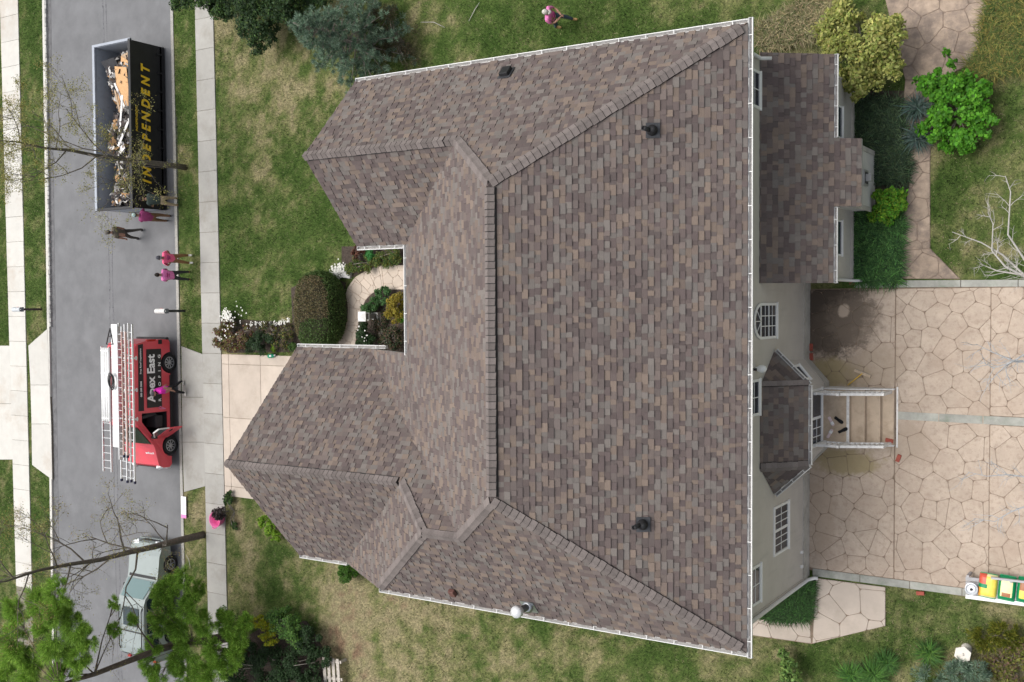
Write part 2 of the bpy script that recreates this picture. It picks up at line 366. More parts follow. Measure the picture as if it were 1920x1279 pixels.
def stones(parent, convs, cell, z0, z1, m, gap=.009, seed=1, name='stone', jit=.48, wob=.02):
    """irregular stones filling a set of convex regions"""
    r = random.Random(seed)
    for cv in convs:
        x0 = min(q[0] for q in cv)-cell; x1 = max(q[0] for q in cv)+cell; y0 = min(q[1] for q in cv)-cell; y1 = max(q[1] for q in cv)+cell
        pts = []; j = 0; yy = y0
        while yy < y1:
            xx = x0+(cell/2 if j % 2 else 0)
            while xx < x1:
                if r.random() > .12: pts.append((xx+r.uniform(-jit, jit)*cell, yy+r.uniform(-jit, jit)*cell))
                if r.random() < .10: pts.append((xx+r.uniform(-.5, .5)*cell, yy+r.uniform(-.5, .5)*cell))
                xx += cell
            yy += cell*.9; j += 1
        for it in range(2):
            P = np.array(pts); new = []; bx = [(x0, y0), (x1, y0), (x1, y1), (x0, y1)]
            for i, q in enumerate(pts):
                nb = np.argsort(np.hypot(*(P-P[i]).T))[1:16]; poly = bx
                for k in nb:
                    poly = clip(poly, ((q[0]+P[k][0])/2, (q[1]+P[k][1])/2), (P[k][0]-q[0], P[k][1]-q[1]))
                    if len(poly) < 3: break
                c = np.mean(np.array(poly), 0) if len(poly) > 2 else np.array(q); new.append(tuple(np.array(q)*.5+c*.5))
            pts = new
        P = np.array(pts)
        for i, q in enumerate(pts):
            poly = list(cv)
            d = np.hypot(*(P-P[i]).T); nb = np.argsort(d)[1:24]
            poly = ccw(poly)
            for k in nb:
                mid = ((q[0]+P[k][0])/2, (q[1]+P[k][1])/2); poly = clip(poly, mid, (P[k][0]-q[0], P[k][1]-q[1]))
                if len(poly) < 3: break
            if len(poly) < 3 or area(poly) < .004: continue
            poly = shrink(poly, gap)
            if len(poly) < 3 or area(poly) < .003: continue
            poly = rounded(poly)
            c = np.mean(np.array(poly), 0); inner = [tuple(c+(np.array(w)-c)*(1-min(.2, .016/max(.05, np.linalg.norm(np.array(w)-c))))) for w in poly]
            n = len(poly); mb = MB(); dz = r.uniform(-.002, .002)
            vs = [(w[0], w[1], z0) for w in poly]+[(w[0], w[1], z1-.008+dz) for w in poly]+[(w[0], w[1], z1+dz) for w in inner]
            fs = [tuple(range(2*n, 3*n))]+[(k, (k+1) % n, (k+1) % n+n, k+n) for k in range(n)]+[(k+n, (k+1) % n+n, (k+1) % n+2*n, k+2*n) for k in range(n)]
            mb.add([(a-c[0], b_-c[1], z_) for a, b_, z_ in vs], fs)
            link(name, mb.mesh(name, m, fixn=False), parent, (c[0], c[1], 0))
def pg(*pts): return [g2(*q) for q in pts]
# ------------------------------------------------------------------ road, kerbs, pavements
YA, YB = 22., -26.
struct('road', MB().prism([(eL(YA)-.02, YA), (eR(YA)+.02, YA), (eR(YB)+.02, YB), (eL(YB)-.02, YB)], -.25, -.10), M_asph)
NOGRASS.append([(eL(YA)-.35, YA), (eR(YA)+.03, YA), (eR(YB)+.03, YB), (eL(YB)-.35, YB)])
# pale worn seam and tar line down the road
mb = MB(); sx = edge((193, 130), (203, 560))
for i in range(46):
    y0 = 15-i*.75
    for k in range(2): mb.box((sx(y0)-.05+k*.22+random.uniform(-.03, .03), y0-.8, -.098), (sx(y0)-.02+k*.22+random.uniform(-.03, .03), y0, -.0945))
o = struct('road_seam', mb, mat('road seam tar', (.15, .15, .16), .9, .4, 12))
# near kerb (flush concrete edge) and far block kerb
NK = struct('kerb', MB().prism([(eR(YA)+.02, YA), (eR(YA)+.17, YA), (eR(YB)+.17, YB), (eR(YB)+.02, YB)], -.25, -.004), M_conc)
FK = struct('kerb', MB().prism([(eL(YA)-.36, YA), (eL(YA)-.21, YA), (eL(YB)-.21, YB), (eL(YB)-.36, YB)], -.25, -.006), M_conc2)
struct('gutter_pan', MB().prism([(eL(YA)-.205, YA), (eL(YA)+.14, YA), (eL(YB)+.14, YB), (eL(YB)-.205, YB)], -.25, -.094), mat('gutter pan', (.13, .13, .135), .9, .3, 4, bmp=.006))
kb = MB().box((-.05, -.088, -.20), (.05, .088, .0)).mesh('kerb_block', M_kerb); kb2 = MB().box((-.05, -.095, -.20), (.045, .08, .012)).mesh('kerb_block', M_kerb)
yA, yE = G(80, -20)[1], G(95, 612)[1]; y = yA
while y > yE:
    link('kerb_block', random.choice((kb, kb2)), FK, (eL(y)-.15, y, random.uniform(-.012, .006))); y -= .195
# pavements: slab by slab
def pavement(l0, l1, r0, r1, j0, j1, nj, skip, m, z=.012):
    L = edge(l0, l1); R_ = edge(r0, r1); ya = G((l0[0]+r0[0])/2, j0)[1]; yb = G((l0[0]+r0[0])/2, j1)[1]; st = (yb-ya)/nj
    root = struct('pavement', MB().prism([(L(YA)+.01, YA), (R_(YA)-.01, YA), (R_(YB)-.01, YB), (L(YB)+.01, YB)], -.2, -.004), M_joint)
    NOGRASS.append([(L(YA), YA), (R_(YA), YA), (R_(YB), YB), (L(YB), YB)])
    for i in range(-8, nj+10):
        a = ya+st*i-.006; b_ = ya+st*(i+1)+.006
        if a > YA-1 or b_ < YB+1: continue
        mb = MB().prism([(L(a)-.0, a), (R_(a), a), (R_(b_), b_), (L(b_)-.0, b_)], -.15, z+random.uniform(-.004, .004)); c = (L(a), (a+b_)/2, 0)
        mb.v = [(q[0]-c[0], q[1]-c[1], q[2]) for q in mb.v]
        o = link('slab', mb.mesh('slab', m), root, c)
        md = o.modifiers.new('bevel', 'BEVEL'); md.width = .008; md.segments = 1
    return L, R_
SWL, SWR = pavement((366, 35), (390, 1150), (400, 35), (426, 1150), 34, 1053, 18, None, M_conc)
FWL, FWR = pavement((12, 440), (33, 1190), (44, 440), (62, 1190), 75, 640, 12, None, M_conc2)
def slabs(name, polys, m, z, joint=M_joint):
    """a paved piece made of separate slabs"""
    allp = [q for p in polys for q in p]
    root = None
    for p in polys:
        NOGRASS.append(p)
        if root is None:
            mb = MB()
            for q in polys: mb.prism(shrink(q, .004), -.2, z-.016)
            root = struct(name, mb, joint)
        s = shrink(p, .006); c = np.mean(np.array(s), 0); mb = MB().prism([(a-c[0], b_-c[1]) for a, b_ in s], -.15, z)
        o = link('slab', mb.mesh('slab', m), root, (c[0], c[1], 0)); md = o.modifiers.new('bevel', 'BEVEL'); md.width = .008; md.segments = 1
    return root
def ysplit(l0, l1, r0, r1, ys):
    return [pg((l0+(l1-l0)*(a-ys[0])/(ys[-1]-ys[0]), a), (r0+(r1-r0)*(a-ys[0])/(ys[-1]-ys[0]), a), (r0+(r1-r0)*(b_-ys[0])/(ys[-1]-ys[0]), b_), (l0+(l1-l0)*(b_-ys[0])/(ys[-1]-ys[0]), b_)) for a, b_ in zip(ys[:-1], ys[1:])]
slabs('driveway_apron', [pg((340, 649), (380, 664), (382, 745), (341, 745)), pg((341, 745), (382, 745), (384, 829), (342, 829)), pg((342, 829), (384, 829), (385, 912), (345, 923))], M_conc, .01)
slabs('driveway_apron', [pg((89, 616), (53, 648), (57, 722), (93, 722)), pg((93, 722), (57, 722), (59, 795), (96, 795)), pg((96, 795), (59, 795), (60, 872), (98, 900))], M_conc2, .006)
slabs('driveway', [pg((-40, 648), (18, 648), (21, 757), (-40, 757)), pg((-40, 757), (21, 757), (25, 862), (-40, 862))], M_conc2, .006)
# tan driveway in front of the garage
yd0, yd1 = G(422, 664)[1], G(426, 930)[1]; xg = -23.7
def sw(y): return SWR(y)+.02
cuts = [yd0, yd0+(yd1-yd0)*.07, yd0+(yd1-yd0)*.445, yd0+(yd1-yd0)*.93, yd1]
xm = [lambda y: sw(y), lambda y: sw(y)+.38, lambda y: sw(y)+2.1, lambda y: sw(y)+3.9, lambda y: xg]
slabs('driveway', [[(xm[i](a), a), (xm[i+1](a), a), (xm[i+1](b_), b_), (xm[i](b_), b_)] for a, b_ in zip(cuts[:-1], cuts[1:]) for i in range(4)], M_tan, .008, M_creamj)
# patio of stamped stones, split by its saw joints, and grey bands
PX0, PX1 = -8.81, -2.2
jx1, jx2 = G(1678, 700)[0], G(1857, 700)[0]
yT, yM1, yM2, yBt = G(1700, 541)[1], G(1800, 776)[1], G(1800, 795)[1], None
root = struct('patio', MB().prism([(PX0, yT+.02), (PX1, yT+.02), (PX1, -7.75), (PX0, -7.45)], -.2, -.014), M_patioj)
NOGRASS.append([(PX0, yT+.35), (PX1, yT+.35), (PX1, -7.8), (PX0, -7.5)])
def bandy(p, q): a, b_ = G(*p), G(*q); return lambda x: a[1]+(b_[1]-a[1])*(x-a[0])/(b_[0]-a[0])
mT, mB_ = bandy((1682, 771), (1920, 783)), bandy((1682, 787), (1920, 800))
bT, bB_ = bandy((1528, 1066), (1815, 1104)), bandy((1528, 1081), (1815, 1119))
xs1 = G(1679, 780)[0]
regs = []
for a, b_ in ((PX0, jx1), (jx1, jx2), (jx2, PX1)):
    if a < xs1-.01: regs.append([(a+.01, yT), (b_, yT), (b_, bT(b_)), (a+.01, bT(a))])
    else:
        regs.append([(a, yT), (b_, yT), (b_, mT(b_)), (a, mT(a))]); regs.append([(a, mB_(a)), (b_, mB_(b_)), (b_, bT(b_)), (a, bT(a))])
stones(root, [shrink(r_, .003) for r_ in regs], .56, -.03, .0, M_patio, gap=.0034, seed=5)
def band(name, f0, f1, x0, x1, n, z=.004):
    polys = []
    for i in range(n):
        a = x0+(x1-x0)*i/n; b_ = x0+(x1-x0)*(i+1)/n; polys.append([(a, f0(a)), (b_, f0(b_)), (b_, f1(b_)), (a, f1(a))])
    return slabs(name, polys, M_band, z, M_patioj)
band('paving_band', mT, mB_, xs1+.02, PX1, 4)
band('paving_band', bT, bB_, -8.7, PX1, 5)
band('paving_band', bandy((1602, 526), (1920, 524)), bandy((1602, 540), (1920, 538)), G(1602, 533)[0], PX1, 4, .02)
# lower pad of pale stones beside the wall corner
root = struct('stone_pad', MB().prism(pg((1530, 1084), (1660, 1101), (1660, 1174), (1521, 1208), (1395, 1190), (1395, 1160), (1518, 1165)), -.2, -.016), M_patioj)
r1 = pg((1530, 1084), (1660, 1101), (1660, 1174), (1523, 1207)); r2 = pg((1518, 1165), (1521, 1207), (1395, 1189), (1395, 1160))
NOGRASS += [r1, r2]
stones(root, [r1, r2], .75, -.03, .0, M_tan, gap=.0045, seed=9)
# old stone path behind the house
pc = [pg((1650, -40), (1850, -40), (1864, 45), (1836, 112), (1760, 150), (1697, 150)), pg((1697, 150), (1750, 150), (1744, 300), (1708, 310), (1690, 230)), pg((1708, 310), (1744, 300), (1744, 466), (1684, 470), (1692, 420)), pg((1684, 470), (1744, 466), (1800, 523), (1686, 523))]
mb = MB()
for p in pc: mb.prism(p, -.2, -.016)
root = struct('garden_path', mb, M_pathj); NOGRASS += pc
stones(root, [shrink(p, .002) for p in pc], .62, -.03, .002, M_path, gap=.006, seed=12)
# cream front walk, bending from the porch to the driveway
wo = [(780, 497), (715, 497), (690, 505), (665, 520), (651, 540), (641, 575), (630, 610), (618, 668)]
wi = [(780, 543), (720, 543), (706, 545), (695, 552), (685, 563), (678, 580), (671, 610), (662, 668)]
pc = [pg(wo[i], wo[i+1], wi[i+1], wi[i]) for i in range(7)]
mb = MB()
for p in pc: mb.prism(p, -.2, -.016)
root = struct('front_walk', mb, M_creamj); NOGRASS += pc
stones(root, [shrink(p, .001) for p in pc], .42, -.03, .002, M_cream, gap=.0035, seed=15)
# planting beds
BEDS = [pg((640, 462), (765, 462), (765, 498), (715, 498), (690, 505), (662, 520), (640, 500)), pg((765, 543), (720, 543), (706, 545), (695, 552), (685, 563), (678, 580), (671, 610), (664, 665), (765, 668)),
        pg((1600, 170), (1695, 170), (1692, 235), (1712, 310), (1692, 420), (1684, 525), (1600, 525)), pg((1425, 1163), (1528, 1083), (1519, 1163)), pg((415, 596), (548, 606), (545, 540), (600, 515), (648, 530), (638, 585), (616, 650), (555, 660), (425, 662)), 
        pg((520, 1160), (575, 1165), (605, 1215), (610, 1260), (600, 1300), (430, 1300), (450, 1200))]
for p in BEDS:
    o = struct('planting_bed', MB().prism(p, -.2, -.012), M_mulch)
NOGRASS += BEDS
# ================================================================== HOUSE
HS, HT = .667, .917                      # roof pitches: front/back and sides
HE, HR = 6.0, 9.25
XB, XF = -8.44, -18.19; YT_, YB_ = 6.31, -8.03
XR = XB-(HR-HE)/HS; RY1 = YT_-(HR-HE)/HT; RY2 = YB_+(HR-HE)/HT
XW = G(1517, 600)[0]
house = thing('house', 'large grey sided house with brown shingled hip and gable roof', 'house', (-14., -1., 0.))
M_side = None
def siding():
    m, t, b = nodes('vinyl siding'); v = pos(t)
    o = ramp(t, noise(t, v, 1.5, 5, .65), [(.3, (.53, .50, .465)), (.7, (.60, .568, .53))])
    sep = t.nodes.new('ShaderNodeSeparateXYZ'); lk(t, v, sep.inputs[0])
    w = t.nodes.new('ShaderNodeMath'); w.operation = 'MULTIPLY'; w.inputs[1].default_value = 1/.11; lk(t, sep.outputs[2], w.inputs[0])
    fr = t.nodes.new('ShaderNodeMath'); fr.operation = 'FRACT'; lk(t, w.outputs[0], fr.inputs[0])
    # streaky weathering runs down the boards
    mp = t.nodes.new('ShaderNodeMapping'); mp.inputs['Scale'].default_value = (5, 5, .5); lk(t, v, mp.inputs[0])
    st = noise(t, mp.outputs[0], 1., 5, .7); o = mixc(t, o, (.40, .385, .36), ramp(t, st, [(.55, (0, 0, 0)), (.8, (.55, .55, .55))]))
    lk(t, o, b.inputs['Base Color']); b.inputs['Roughness'].default_value = .7; bump(t, b, fr.outputs[0], .018, .8); return m
M_side = siding()
M_found = mat('foundation concrete', (.42, .40, .36), .9, .2, 3, grime=(.28, .26, .22), gs=2, bmp=.006)
M_white = mat('white trim', (.80, .80, .79), .5, .04, 4)
M_gut = mat('white gutter', (.68, .68, .67), .45, .06, 3)
M_debris = mat('gutter grit', (.30, .29, .28), 1, .35, 25, bmp=.01)
M_deck = mat('roof deck edge', (.35, .34, .33), .8, .1, 4)
M_shing = matcol('roof shingle', .95, .16, 60, .12, .004)
M_cap = mat('ridge cap shingle', (.195, .168, .158), .95, .14, 30, bmp=.004, spec=.12, rnd=.22)
M_butt = mat('cap butt shade', (.025, .02, .02), .95, .2, 30)  # near-black, paints in the shadow lines between the caps
M_black = mat('black vent', (.018, .018, .02), .6, .2, 10)
M_glass = None
def glass():
    m, t, b = nodes('dark window glass'); v = pos(t)
    lk(t, ramp(t, noise(t, v, 1.1, 2), [(.35, (.012, .018, .03)), (.7, (.03, .045, .07))]), b.inputs['Base Color'])
    b.inputs['Roughness'].default_value = .06; b.inputs['Specular IOR Level'].default_value = .55; return m
M_glass = glass()
SH = [(.185, .152, .140), (.150, .120, .115), (.205, .162, .140), (.185, .168, .158), (.135, .108, .106), (.228, .180, .150), (.165, .138, .131), (.200, .180, .167), (.128, .106, .103)]
_m = np.mean(np.array(SH), 0); SH = [tuple((np.array(c)*.9+_m*.1)*np.array((.87, .862, .85))) for c in SH]
roof = None
class Plane:
    def __init__(s, p0, eave_dir, up_plan, pitch):
        """p0 on the eave line, eave_dir along it, up_plan horizontal uphill"""
        s.o = np.array(p0, float); s.u = np.array(eave_dir, float); s.u /= np.linalg.norm(s.u)
        w = np.array((*up_plan, pitch), float); s.w = w/np.linalg.norm(w)
        s.n = np.cross(s.u, s.w)
        if s.n[2] < 0: s.u = -s.u; s.n = -s.n
        s.n /= np.linalg.norm(s.n); s.hor = np.array(up_plan, float); s.p = pitch
    def z(s, x, y): return s.o[2]+s.p*((x-s.o[0])*s.hor[0]+(y-s.o[1])*s.hor[1])
    def P(s, x, y): return np.array((x, y, s.z(x, y)))
    def uv(s, x, y): d = s.P(x, y)-s.o; return (float(d@s.u), float(d@s.w))
    def xyz(s, u, v, h=0): return s.o+u*s.u+v*s.w+h*s.n
EXPO = .143
def shingle_pieces(pl, polys, seed, solo=0):
    """clipped laminated shingle tabs for the convex plan polygons of one roof plane"""
    r = random.Random(seed); big = MB(); solos = []
    uvp = [[pl.uv(*q) for q in p] for p in polys]
    u0 = min(q[0] for p in uvp for q in p); u1 = max(q[0] for p in uvp for q in p); v0 = min(q[1] for p in uvp for q in p); v1 = max(q[1] for p in uvp for q in p)
    k = 0; v = v0-.01
    while v < v1:
        u = u0-r.uniform(0, .3); thick = r.random() < .5
        while u < u1:
            w = r.choice((.12, .15, .18, .21, .24, .2)) if thick else r.choice((.1, .12, .15, .18, .22))
            ci = r.randrange(len(SH)); th = .026 if thick else .007
            jv = r.uniform(-.004, .004)
            rect = [(u, v+jv), (u+w, v+jv), (u+w, v+EXPO+.02), (u, v+EXPO+.02)]
            for p in uvp:
                q = clip_convex(rect, p)
                if len(q) < 3 or area(q) < .0004: continue
                if solo and len(solos) < solo and len(q) == 4 and abs(area(q)-area(rect)) < 1e-6:
                    solos.append((u, v+jv, w, th, ci)); continue
                c = SH[ci]; f = r.uniform(.9, 1.1); c = tuple(x*f for x in c)
                q = ccw(q); n = len(q)
                top = [pl.xyz(a, b_, .004+(th)*max(0., 1-(b_-v)/(EXPO+.02))) for a, b_ in q]; bot = [pl.xyz(a, b_, 0.) for a, b_ in q]
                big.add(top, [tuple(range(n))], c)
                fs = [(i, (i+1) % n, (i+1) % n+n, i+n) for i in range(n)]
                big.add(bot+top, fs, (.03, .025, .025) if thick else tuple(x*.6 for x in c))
            u += w; thick = not thick if r.random() < .85 else thick
        v += EXPO
    return big, solos
P_back = Plane((XB, 0, HE), (0, 1, 0), (-1, 0), HS)
P_front = Plane((XF, 0, HE), (0, 1, 0), (1, 0), HS)
P_top = Plane((0, YT_, HE), (1, 0, 0), (0, -1), HT)
P_bot = Plane((0, YB_, HE), (1, 0, 0), (0, 1), HT)
LWX, LWY, LWI = -19.97, 4.0, 1.69      # left wing: gable front, ridge, inner eave
P_lwi = Plane((0, LWI, HE), (1, 0, 0), (0, 1), HT)
LWE = XF+(P_top.z(0, LWY)-HE)/HS        # where its ridge dies into the front slope
GX, GY, GI, GZ, GP = -24.16, -4.69, -1.33, 4.06, .925
P_gi = Plane((0, GI, GZ), (1, 0, 0), (0, -1), GP)
P_go = Plane((0, YB_, P_gi.z(0, GY)-GP*(GY-YB_)), (1, 0, 0), (0, 1), GP)
CX = -19.29
P_f2 = Plane((CX, 0, HE), (0, 1, 0), (1, 0), HS)
def solveY(f, a, b_):
    for _ in range(50):
        m_ = (a+b_)/2
        if f(a)*f(m_) <= 0: b_ = m_
        else: a = m_
    return m_
SY = solveY(lambda y: P_gi.z(0, y)-P_bot.z(0, y), -8., -4.)        # small ridge
SZ = P_bot.z(0, SY); SX0 = CX+(SZ-HE)/HS; SX1 = XF+(SZ-HE)/HS
GRE = CX+(P_gi.z(0, GY)-HE)/HS           # garage ridge end on F2
VGX = XF+(GZ-HE)/HS                      # bottom of the catslide valley
V6Y = solveY(lambda y: P_gi.z(0, y)-HE, -6., -1.)
F2X = CX+(P_go.o[2]-HE)/HS
VmY = XF+(P_gi.z(0, GY)-HE)/HS
PLANES = [
 ('back', P_back, [[(XB, YT_), (XB, YB_), (XR, RY2), (XR, RY1)]]),
 ('side', P_top, [[(XB, YT_), (XR, RY1), (LWE, LWY), (LWE, YT_)], [(LWE, YT_), (LWE, LWY), (LWX, LWY), (LWX, YT_)]]),
 ('wing', P_lwi, [[(LWX, LWY), (LWE, LWY), (XF, LWI), (LWX, LWI)]]),
 ('front', P_front, [[(XF, LWI), (XF, V6Y), (SX1, SY), (XR, RY2), (XR, RY1), (LWE, LWY)], [(XF, GI), (VGX, GI), (XF, V6Y)]]),
 ('garage_in', P_gi, [[(GX, GI), (VGX, GI), (VmY, GY), (GX, GY)], [(VmY, GY), (SX1, SY), (SX0, SY), (GRE, GY)]]),
 ('garage_out', P_go, [[(GX, GY), (GRE, GY), (F2X, YB_), (GX, YB_)]]),
 ('porch', P_f2, [[(GRE, GY), (SX0, SY), (CX, YB_), (F2X, YB_)]]),
 ('side2', P_bot, [[(XB, YB_), (XR, RY2), (SX1, SY), (SX1, YB_)], [(SX1, YB_), (SX1, SY), (SX0, SY), (CX, YB_)]]),
]
deck = MB()
def deck_add(pl, polys, th=.14):
    for p in polys:
        p = ccw(list(p)); top = [pl.P(*q)-pl.n*.002 for q in p]; bot = [q-np.array((0, 0, th)) for q in top]; n = len(p)
        deck.add(top+bot, [tuple(range(n)), tuple(range(2*n-1, n-1, -1))]+[(i, i+n, (i+1) % n+n, (i+1) % n) for i in range(n)])
for _, pl, ps in PLANES: deck_add(pl, ps)
# the lean-to and the bay
XE = G(1601, 480)[0]; ZW = 4.10
EG = XE+.25; EZ = onX(1563, 300, EG)[2]
EP = (ZW-EZ)/(EG-XW)
P_ext = Plane((EG, 0, EZ), (0, 1, 0), (-1, 0), EP)
EY1, EY0 = onX(1424, 98, XW)[1], onX(1424, 531, XW)[1]
BX = G(1641, 340)[0]; BG = -6.80; BY1, BY0 = 3.98+.06, 2.37
ext_poly = [[(XW+.0, EY1), (XW, EY0), (EG, EY0), (EG, EY1)], [(EG, BY1), (EG, BY0), (BG, BY0), (BG, BY1)]]
deck_add(P_ext, ext_poly, .12)
BZ, BX1 = 3.0, -7.94; BYa, BYb = -2.06, -4.05                 # bay front eave
BOa, BOb = G(1449, 660, BZ)[1], G(1452, 926, BZ)[1]
BP = (4.04-BZ)/(BX1-XW)
P_bayf = Plane((BX1, 0, BZ), (0, 1, 0), (-1, 0), BP)
Ea, Eb = np.array((BX1, BYa)), np.array((XW, BOa)); da = (Eb-Ea)/np.linalg.norm(Eb-Ea); na = np.array((da[1], -da[0])); na = na if na @ (np.array((XW, BYa))-Ea) > 0 else -na
def bay_side(Ea, Eb, Pt):
    d = (Eb-Ea)/np.linalg.norm(Eb-Ea); n = np.array((d[1], -d[0]))
    if n @ (Pt-Ea) < 0: n = -n
    return Plane((*Ea, BZ), (*d, 0), tuple(n), 1.04/(n @ (Pt-Ea)))
P_baya = bay_side(np.array((BX1, BYa)), np.array((XW, BOa)), np.array((XW, BYa)))
P_bayb = bay_side(np.array((BX1, BYb)), np.array((XW, BOb)), np.array((XW, BYb)))
bay_polys = [(P_bayf, [[(BX1, BYa), (XW, BYa), (XW, BYb), (BX1, BYb)]]), (P_baya, [[(BX1, BYa), (XW, BOa), (XW, BYa)]]), (P_bayb, [[(BX1, BYb), (XW, BYb), (XW, BOb)]])]
for pl, ps in bay_polys: deck_add(pl, ps, .12)
roof = part('roof', deck, M_deck, house)
RB = base_of(roof)
field = MB(); cache = {}
for i, (nm, pl, ps) in enumerate(PLANES+[('lean', P_ext, ext_poly)]+[('bay', a, b_) for a, b_ in bay_polys]):
    big, solos = shingle_pieces(pl, ps, 100+i, 300 if nm == 'back' else 0)
    o_ = len(field.v); field.v += big.v; field.c += big.c; field.mi += big.mi; field.f += [tuple(k+o_ for k in f) for f in big.f]
    for (u, v_, w, th, ci) in solos:
        key = (w, th, ci)
        if key not in cache:
            mb = MB(); L = EXPO+.02
            top = [(0, 0, .004+th), (w, 0, .004+th), (w, L, .004), (0, L, .004)]; bot = [(0, 0, 0), (w, 0, 0), (w, L, 0), (0, L, 0)]
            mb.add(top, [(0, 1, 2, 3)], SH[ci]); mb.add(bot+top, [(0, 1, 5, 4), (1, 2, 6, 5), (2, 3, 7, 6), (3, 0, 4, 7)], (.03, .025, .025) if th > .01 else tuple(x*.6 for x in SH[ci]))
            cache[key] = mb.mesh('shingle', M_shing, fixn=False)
        o = link('shingle', cache[key], roof)
        p0 = pl.xyz(u, v_)-RB
        o.matrix_local = Matrix(((pl.u[0], pl.w[0], pl.n[0], p0[0]), (pl.u[1], pl.w[1], pl.n[1], p0[1]), (pl.u[2], pl.w[2], pl.n[2], p0[2]), (0, 0, 0, 1)))
field.v = [(x-RB[0], y-RB[1], z-RB[2]) for x, y, z in field.v]
fo = link('shingles', field.mesh('shingles', M_shing, fixn=False), roof); fo['kind'] = 'stuff'
# ridge and hip caps, one by one; ridge vents below those on ridges
def caps(P0, P1, plA, plB, vent=False, ex=.165, half=.165, start=0., end=0., fine=False):
    P0 = np.array(P0, float); P1 = np.array(P1, float); a = P1-P0; L = np.linalg.norm(a); a /= L
    dd = []
    for pl in (plA, plB):
        d = np.cross(pl.n, a); d = d if d[2] < 0 else -d; dd.append(d)
    up = plA.n+plB.n; up /= np.linalg.norm(up); lift = .066 if vent else .034
    mb = MB(); q = []; eh = half+.006 if vent else half-.01; l2 = lift-.004
    for e in (P0+a*start, P1-a*end):
        q += [e+dd[0]*eh, e+dd[0]*eh+up*l2, e+up*l2, e+dd[1]*eh+up*l2, e+dd[1]*eh]
    mb.add(q, [(0, 1, 6, 5), (1, 2, 7, 6), (2, 3, 8, 7), (3, 4, 9, 8), (0, 4, 3, 2, 1), (5, 6, 7, 8, 9)]); part('ridge_vent' if vent else 'cap_gap_shade', mb, M_black if vent else M_butt, roof)  # on hips a dark strip is added as painted shade in the cap gaps
    meshes = []
    for var in range(3):
        mb = MB(); vs = []
        for s_, h in (((0.006, .018), (ex-.002, .012)) if fine else ((0.010, .026), (ex-.004, .012))):
            wv = half+(.006*var-.006)
            base_ = a*s_
            for d, f in ((dd[0], 1.), (dd[0], .35), (None, 0), (dd[1], .35), (dd[1], 1.)):
                q = base_+up*(lift+h)+(d*wv*f if d is not None else up*.006)
                vs.append(q-(up*.002 if d is not None and f == .35 else 0))
        vs2 = [q-up*(.034 if i < 5 else .012) for i, q in enumerate(vs)]
        fs = [(i, i+1, i+6, i+5) for i in range(4)]+[(i, i+1, i+11, i+10) for i in range(4)]+[(0, 5, 15, 10), (4, 9, 19, 14)]
        mb.add(vs+vs2, fs); mb.mi = [0]*4+[1]*6; meshes.append(mb.mesh('ridge_cap', [M_cap, M_butt]))
    n = max(1, round((L-start-end)/ex))
    for i in range(n):
        q = P0+a*(start+(L-start-end)*i/n)-RB
        link('ridge_cap', random.choice(meshes), roof, tuple(q))
R1 = (XR, RY1, HR); R2 = (XR, RY2, HR)
caps((XR, RY2, HR), R1, P_back, P_front, True, start=.12, end=.12)
caps((XB-.12, YT_-.09, HE+.1), R1, P_back, P_top); caps((XB-.12, YB_+.09, HE+.1), R2, P_back, P_bot)
caps((LWE-.35, LWY, P_top.z(0, LWY)), (LWX, LWY, P_top.z(0, LWY)), P_top, P_lwi, True, fine=True)
caps((LWE-.35, LWY, P_top.z(0, LWY)), (LWE, LWY, P_top.z(0, LWY)), P_top, P_lwi)
caps((LWE, LWY, P_top.z(0, LWY)), R1, P_top, P_front)
caps((GRE-.1, GY, P_gi.z(0, GY)), (GX, GY, P_gi.z(0, GY)), P_gi, P_go, True, fine=True)
caps((GRE, GY, P_gi.z(0, GY)), (SX0, SY, SZ), P_gi, P_f2); caps((CX+.08, YB_+.06, HE+.05), (SX0, SY, SZ), P_bot, P_f2)
caps((SX0, SY, SZ), (SX1, SY, SZ), P_gi, P_bot); caps((SX1, SY, SZ), R2, P_front, P_bot)
caps((BX1, BYa, BZ), (XW, BYa, 4.04), P_bayf, P_baya, ex=.16, half=.13); caps((BX1, BYb, BZ), (XW, BYb, 4.04), P_bayf, P_bayb, ex=.16, half=.13)
# ------------------------------------------------------------------ gutters with hangers
HANG = MB().box((-.009, -.004, -.008), (.009, .13, .008)).mesh('hanger', M_gut)
def gutter(a, b_, out, nh, w=.105, z=0., ends=True):
    """open trough from a to b (top of the back edge), out = horizontal outward direction"""
    a = np.array(a, float)+(0, 0, z); b_ = np.array(b_, float)+(0, 0, z); o2 = np.array((*out, 0.)); d = (b_-a)/np.linalg.norm(b_-a); k = np.array((0, 0, 1.))
    prof = [(0, -.0), (0, -.115), (w*.72, -.115), (w, -.05), (w, .006), (w-.018, .006), (w-.018, -.012), (w-.022, -.046), (w*.66, -.1), (.012, -.1), (.012, 0)]
    mb = MB(); n = len(prof); vs = [e+o2*p+k*q for e in (a, b_) for p, q in prof]
    mb.add(vs, [(i, (i+1) % n, (i+1) % n+n, i+n) for i in range(n)]+[tuple(range(n)), tuple(range(2*n-1, n-1, -1))])
    for e in (a, b_): mb.obox(e+o2*w/2-k*.055, (d*.004, o2*(w/2+.001), k*.061))
    g = part('gutter', mb, M_gut, house)
    mb = MB(); mb.obox((a+b_)/2+o2*w*.42-k*.078, (d*(np.linalg.norm(b_-a)/2-.01), o2*w*.34, k*.02)); part('grit', mb, M_debris, g)
    ang = math.atan2(o2[1], o2[0])-math.pi/2
    for i in range(nh):
        q = a+(b_-a)*(i+.5)/nh-base_of(g)
        h = link('hanger', HANG, g, tuple(q+k*.004)); h.rotation_euler = (0, 0, ang); h.scale = (1, w/.13, 1)
DG = -.02
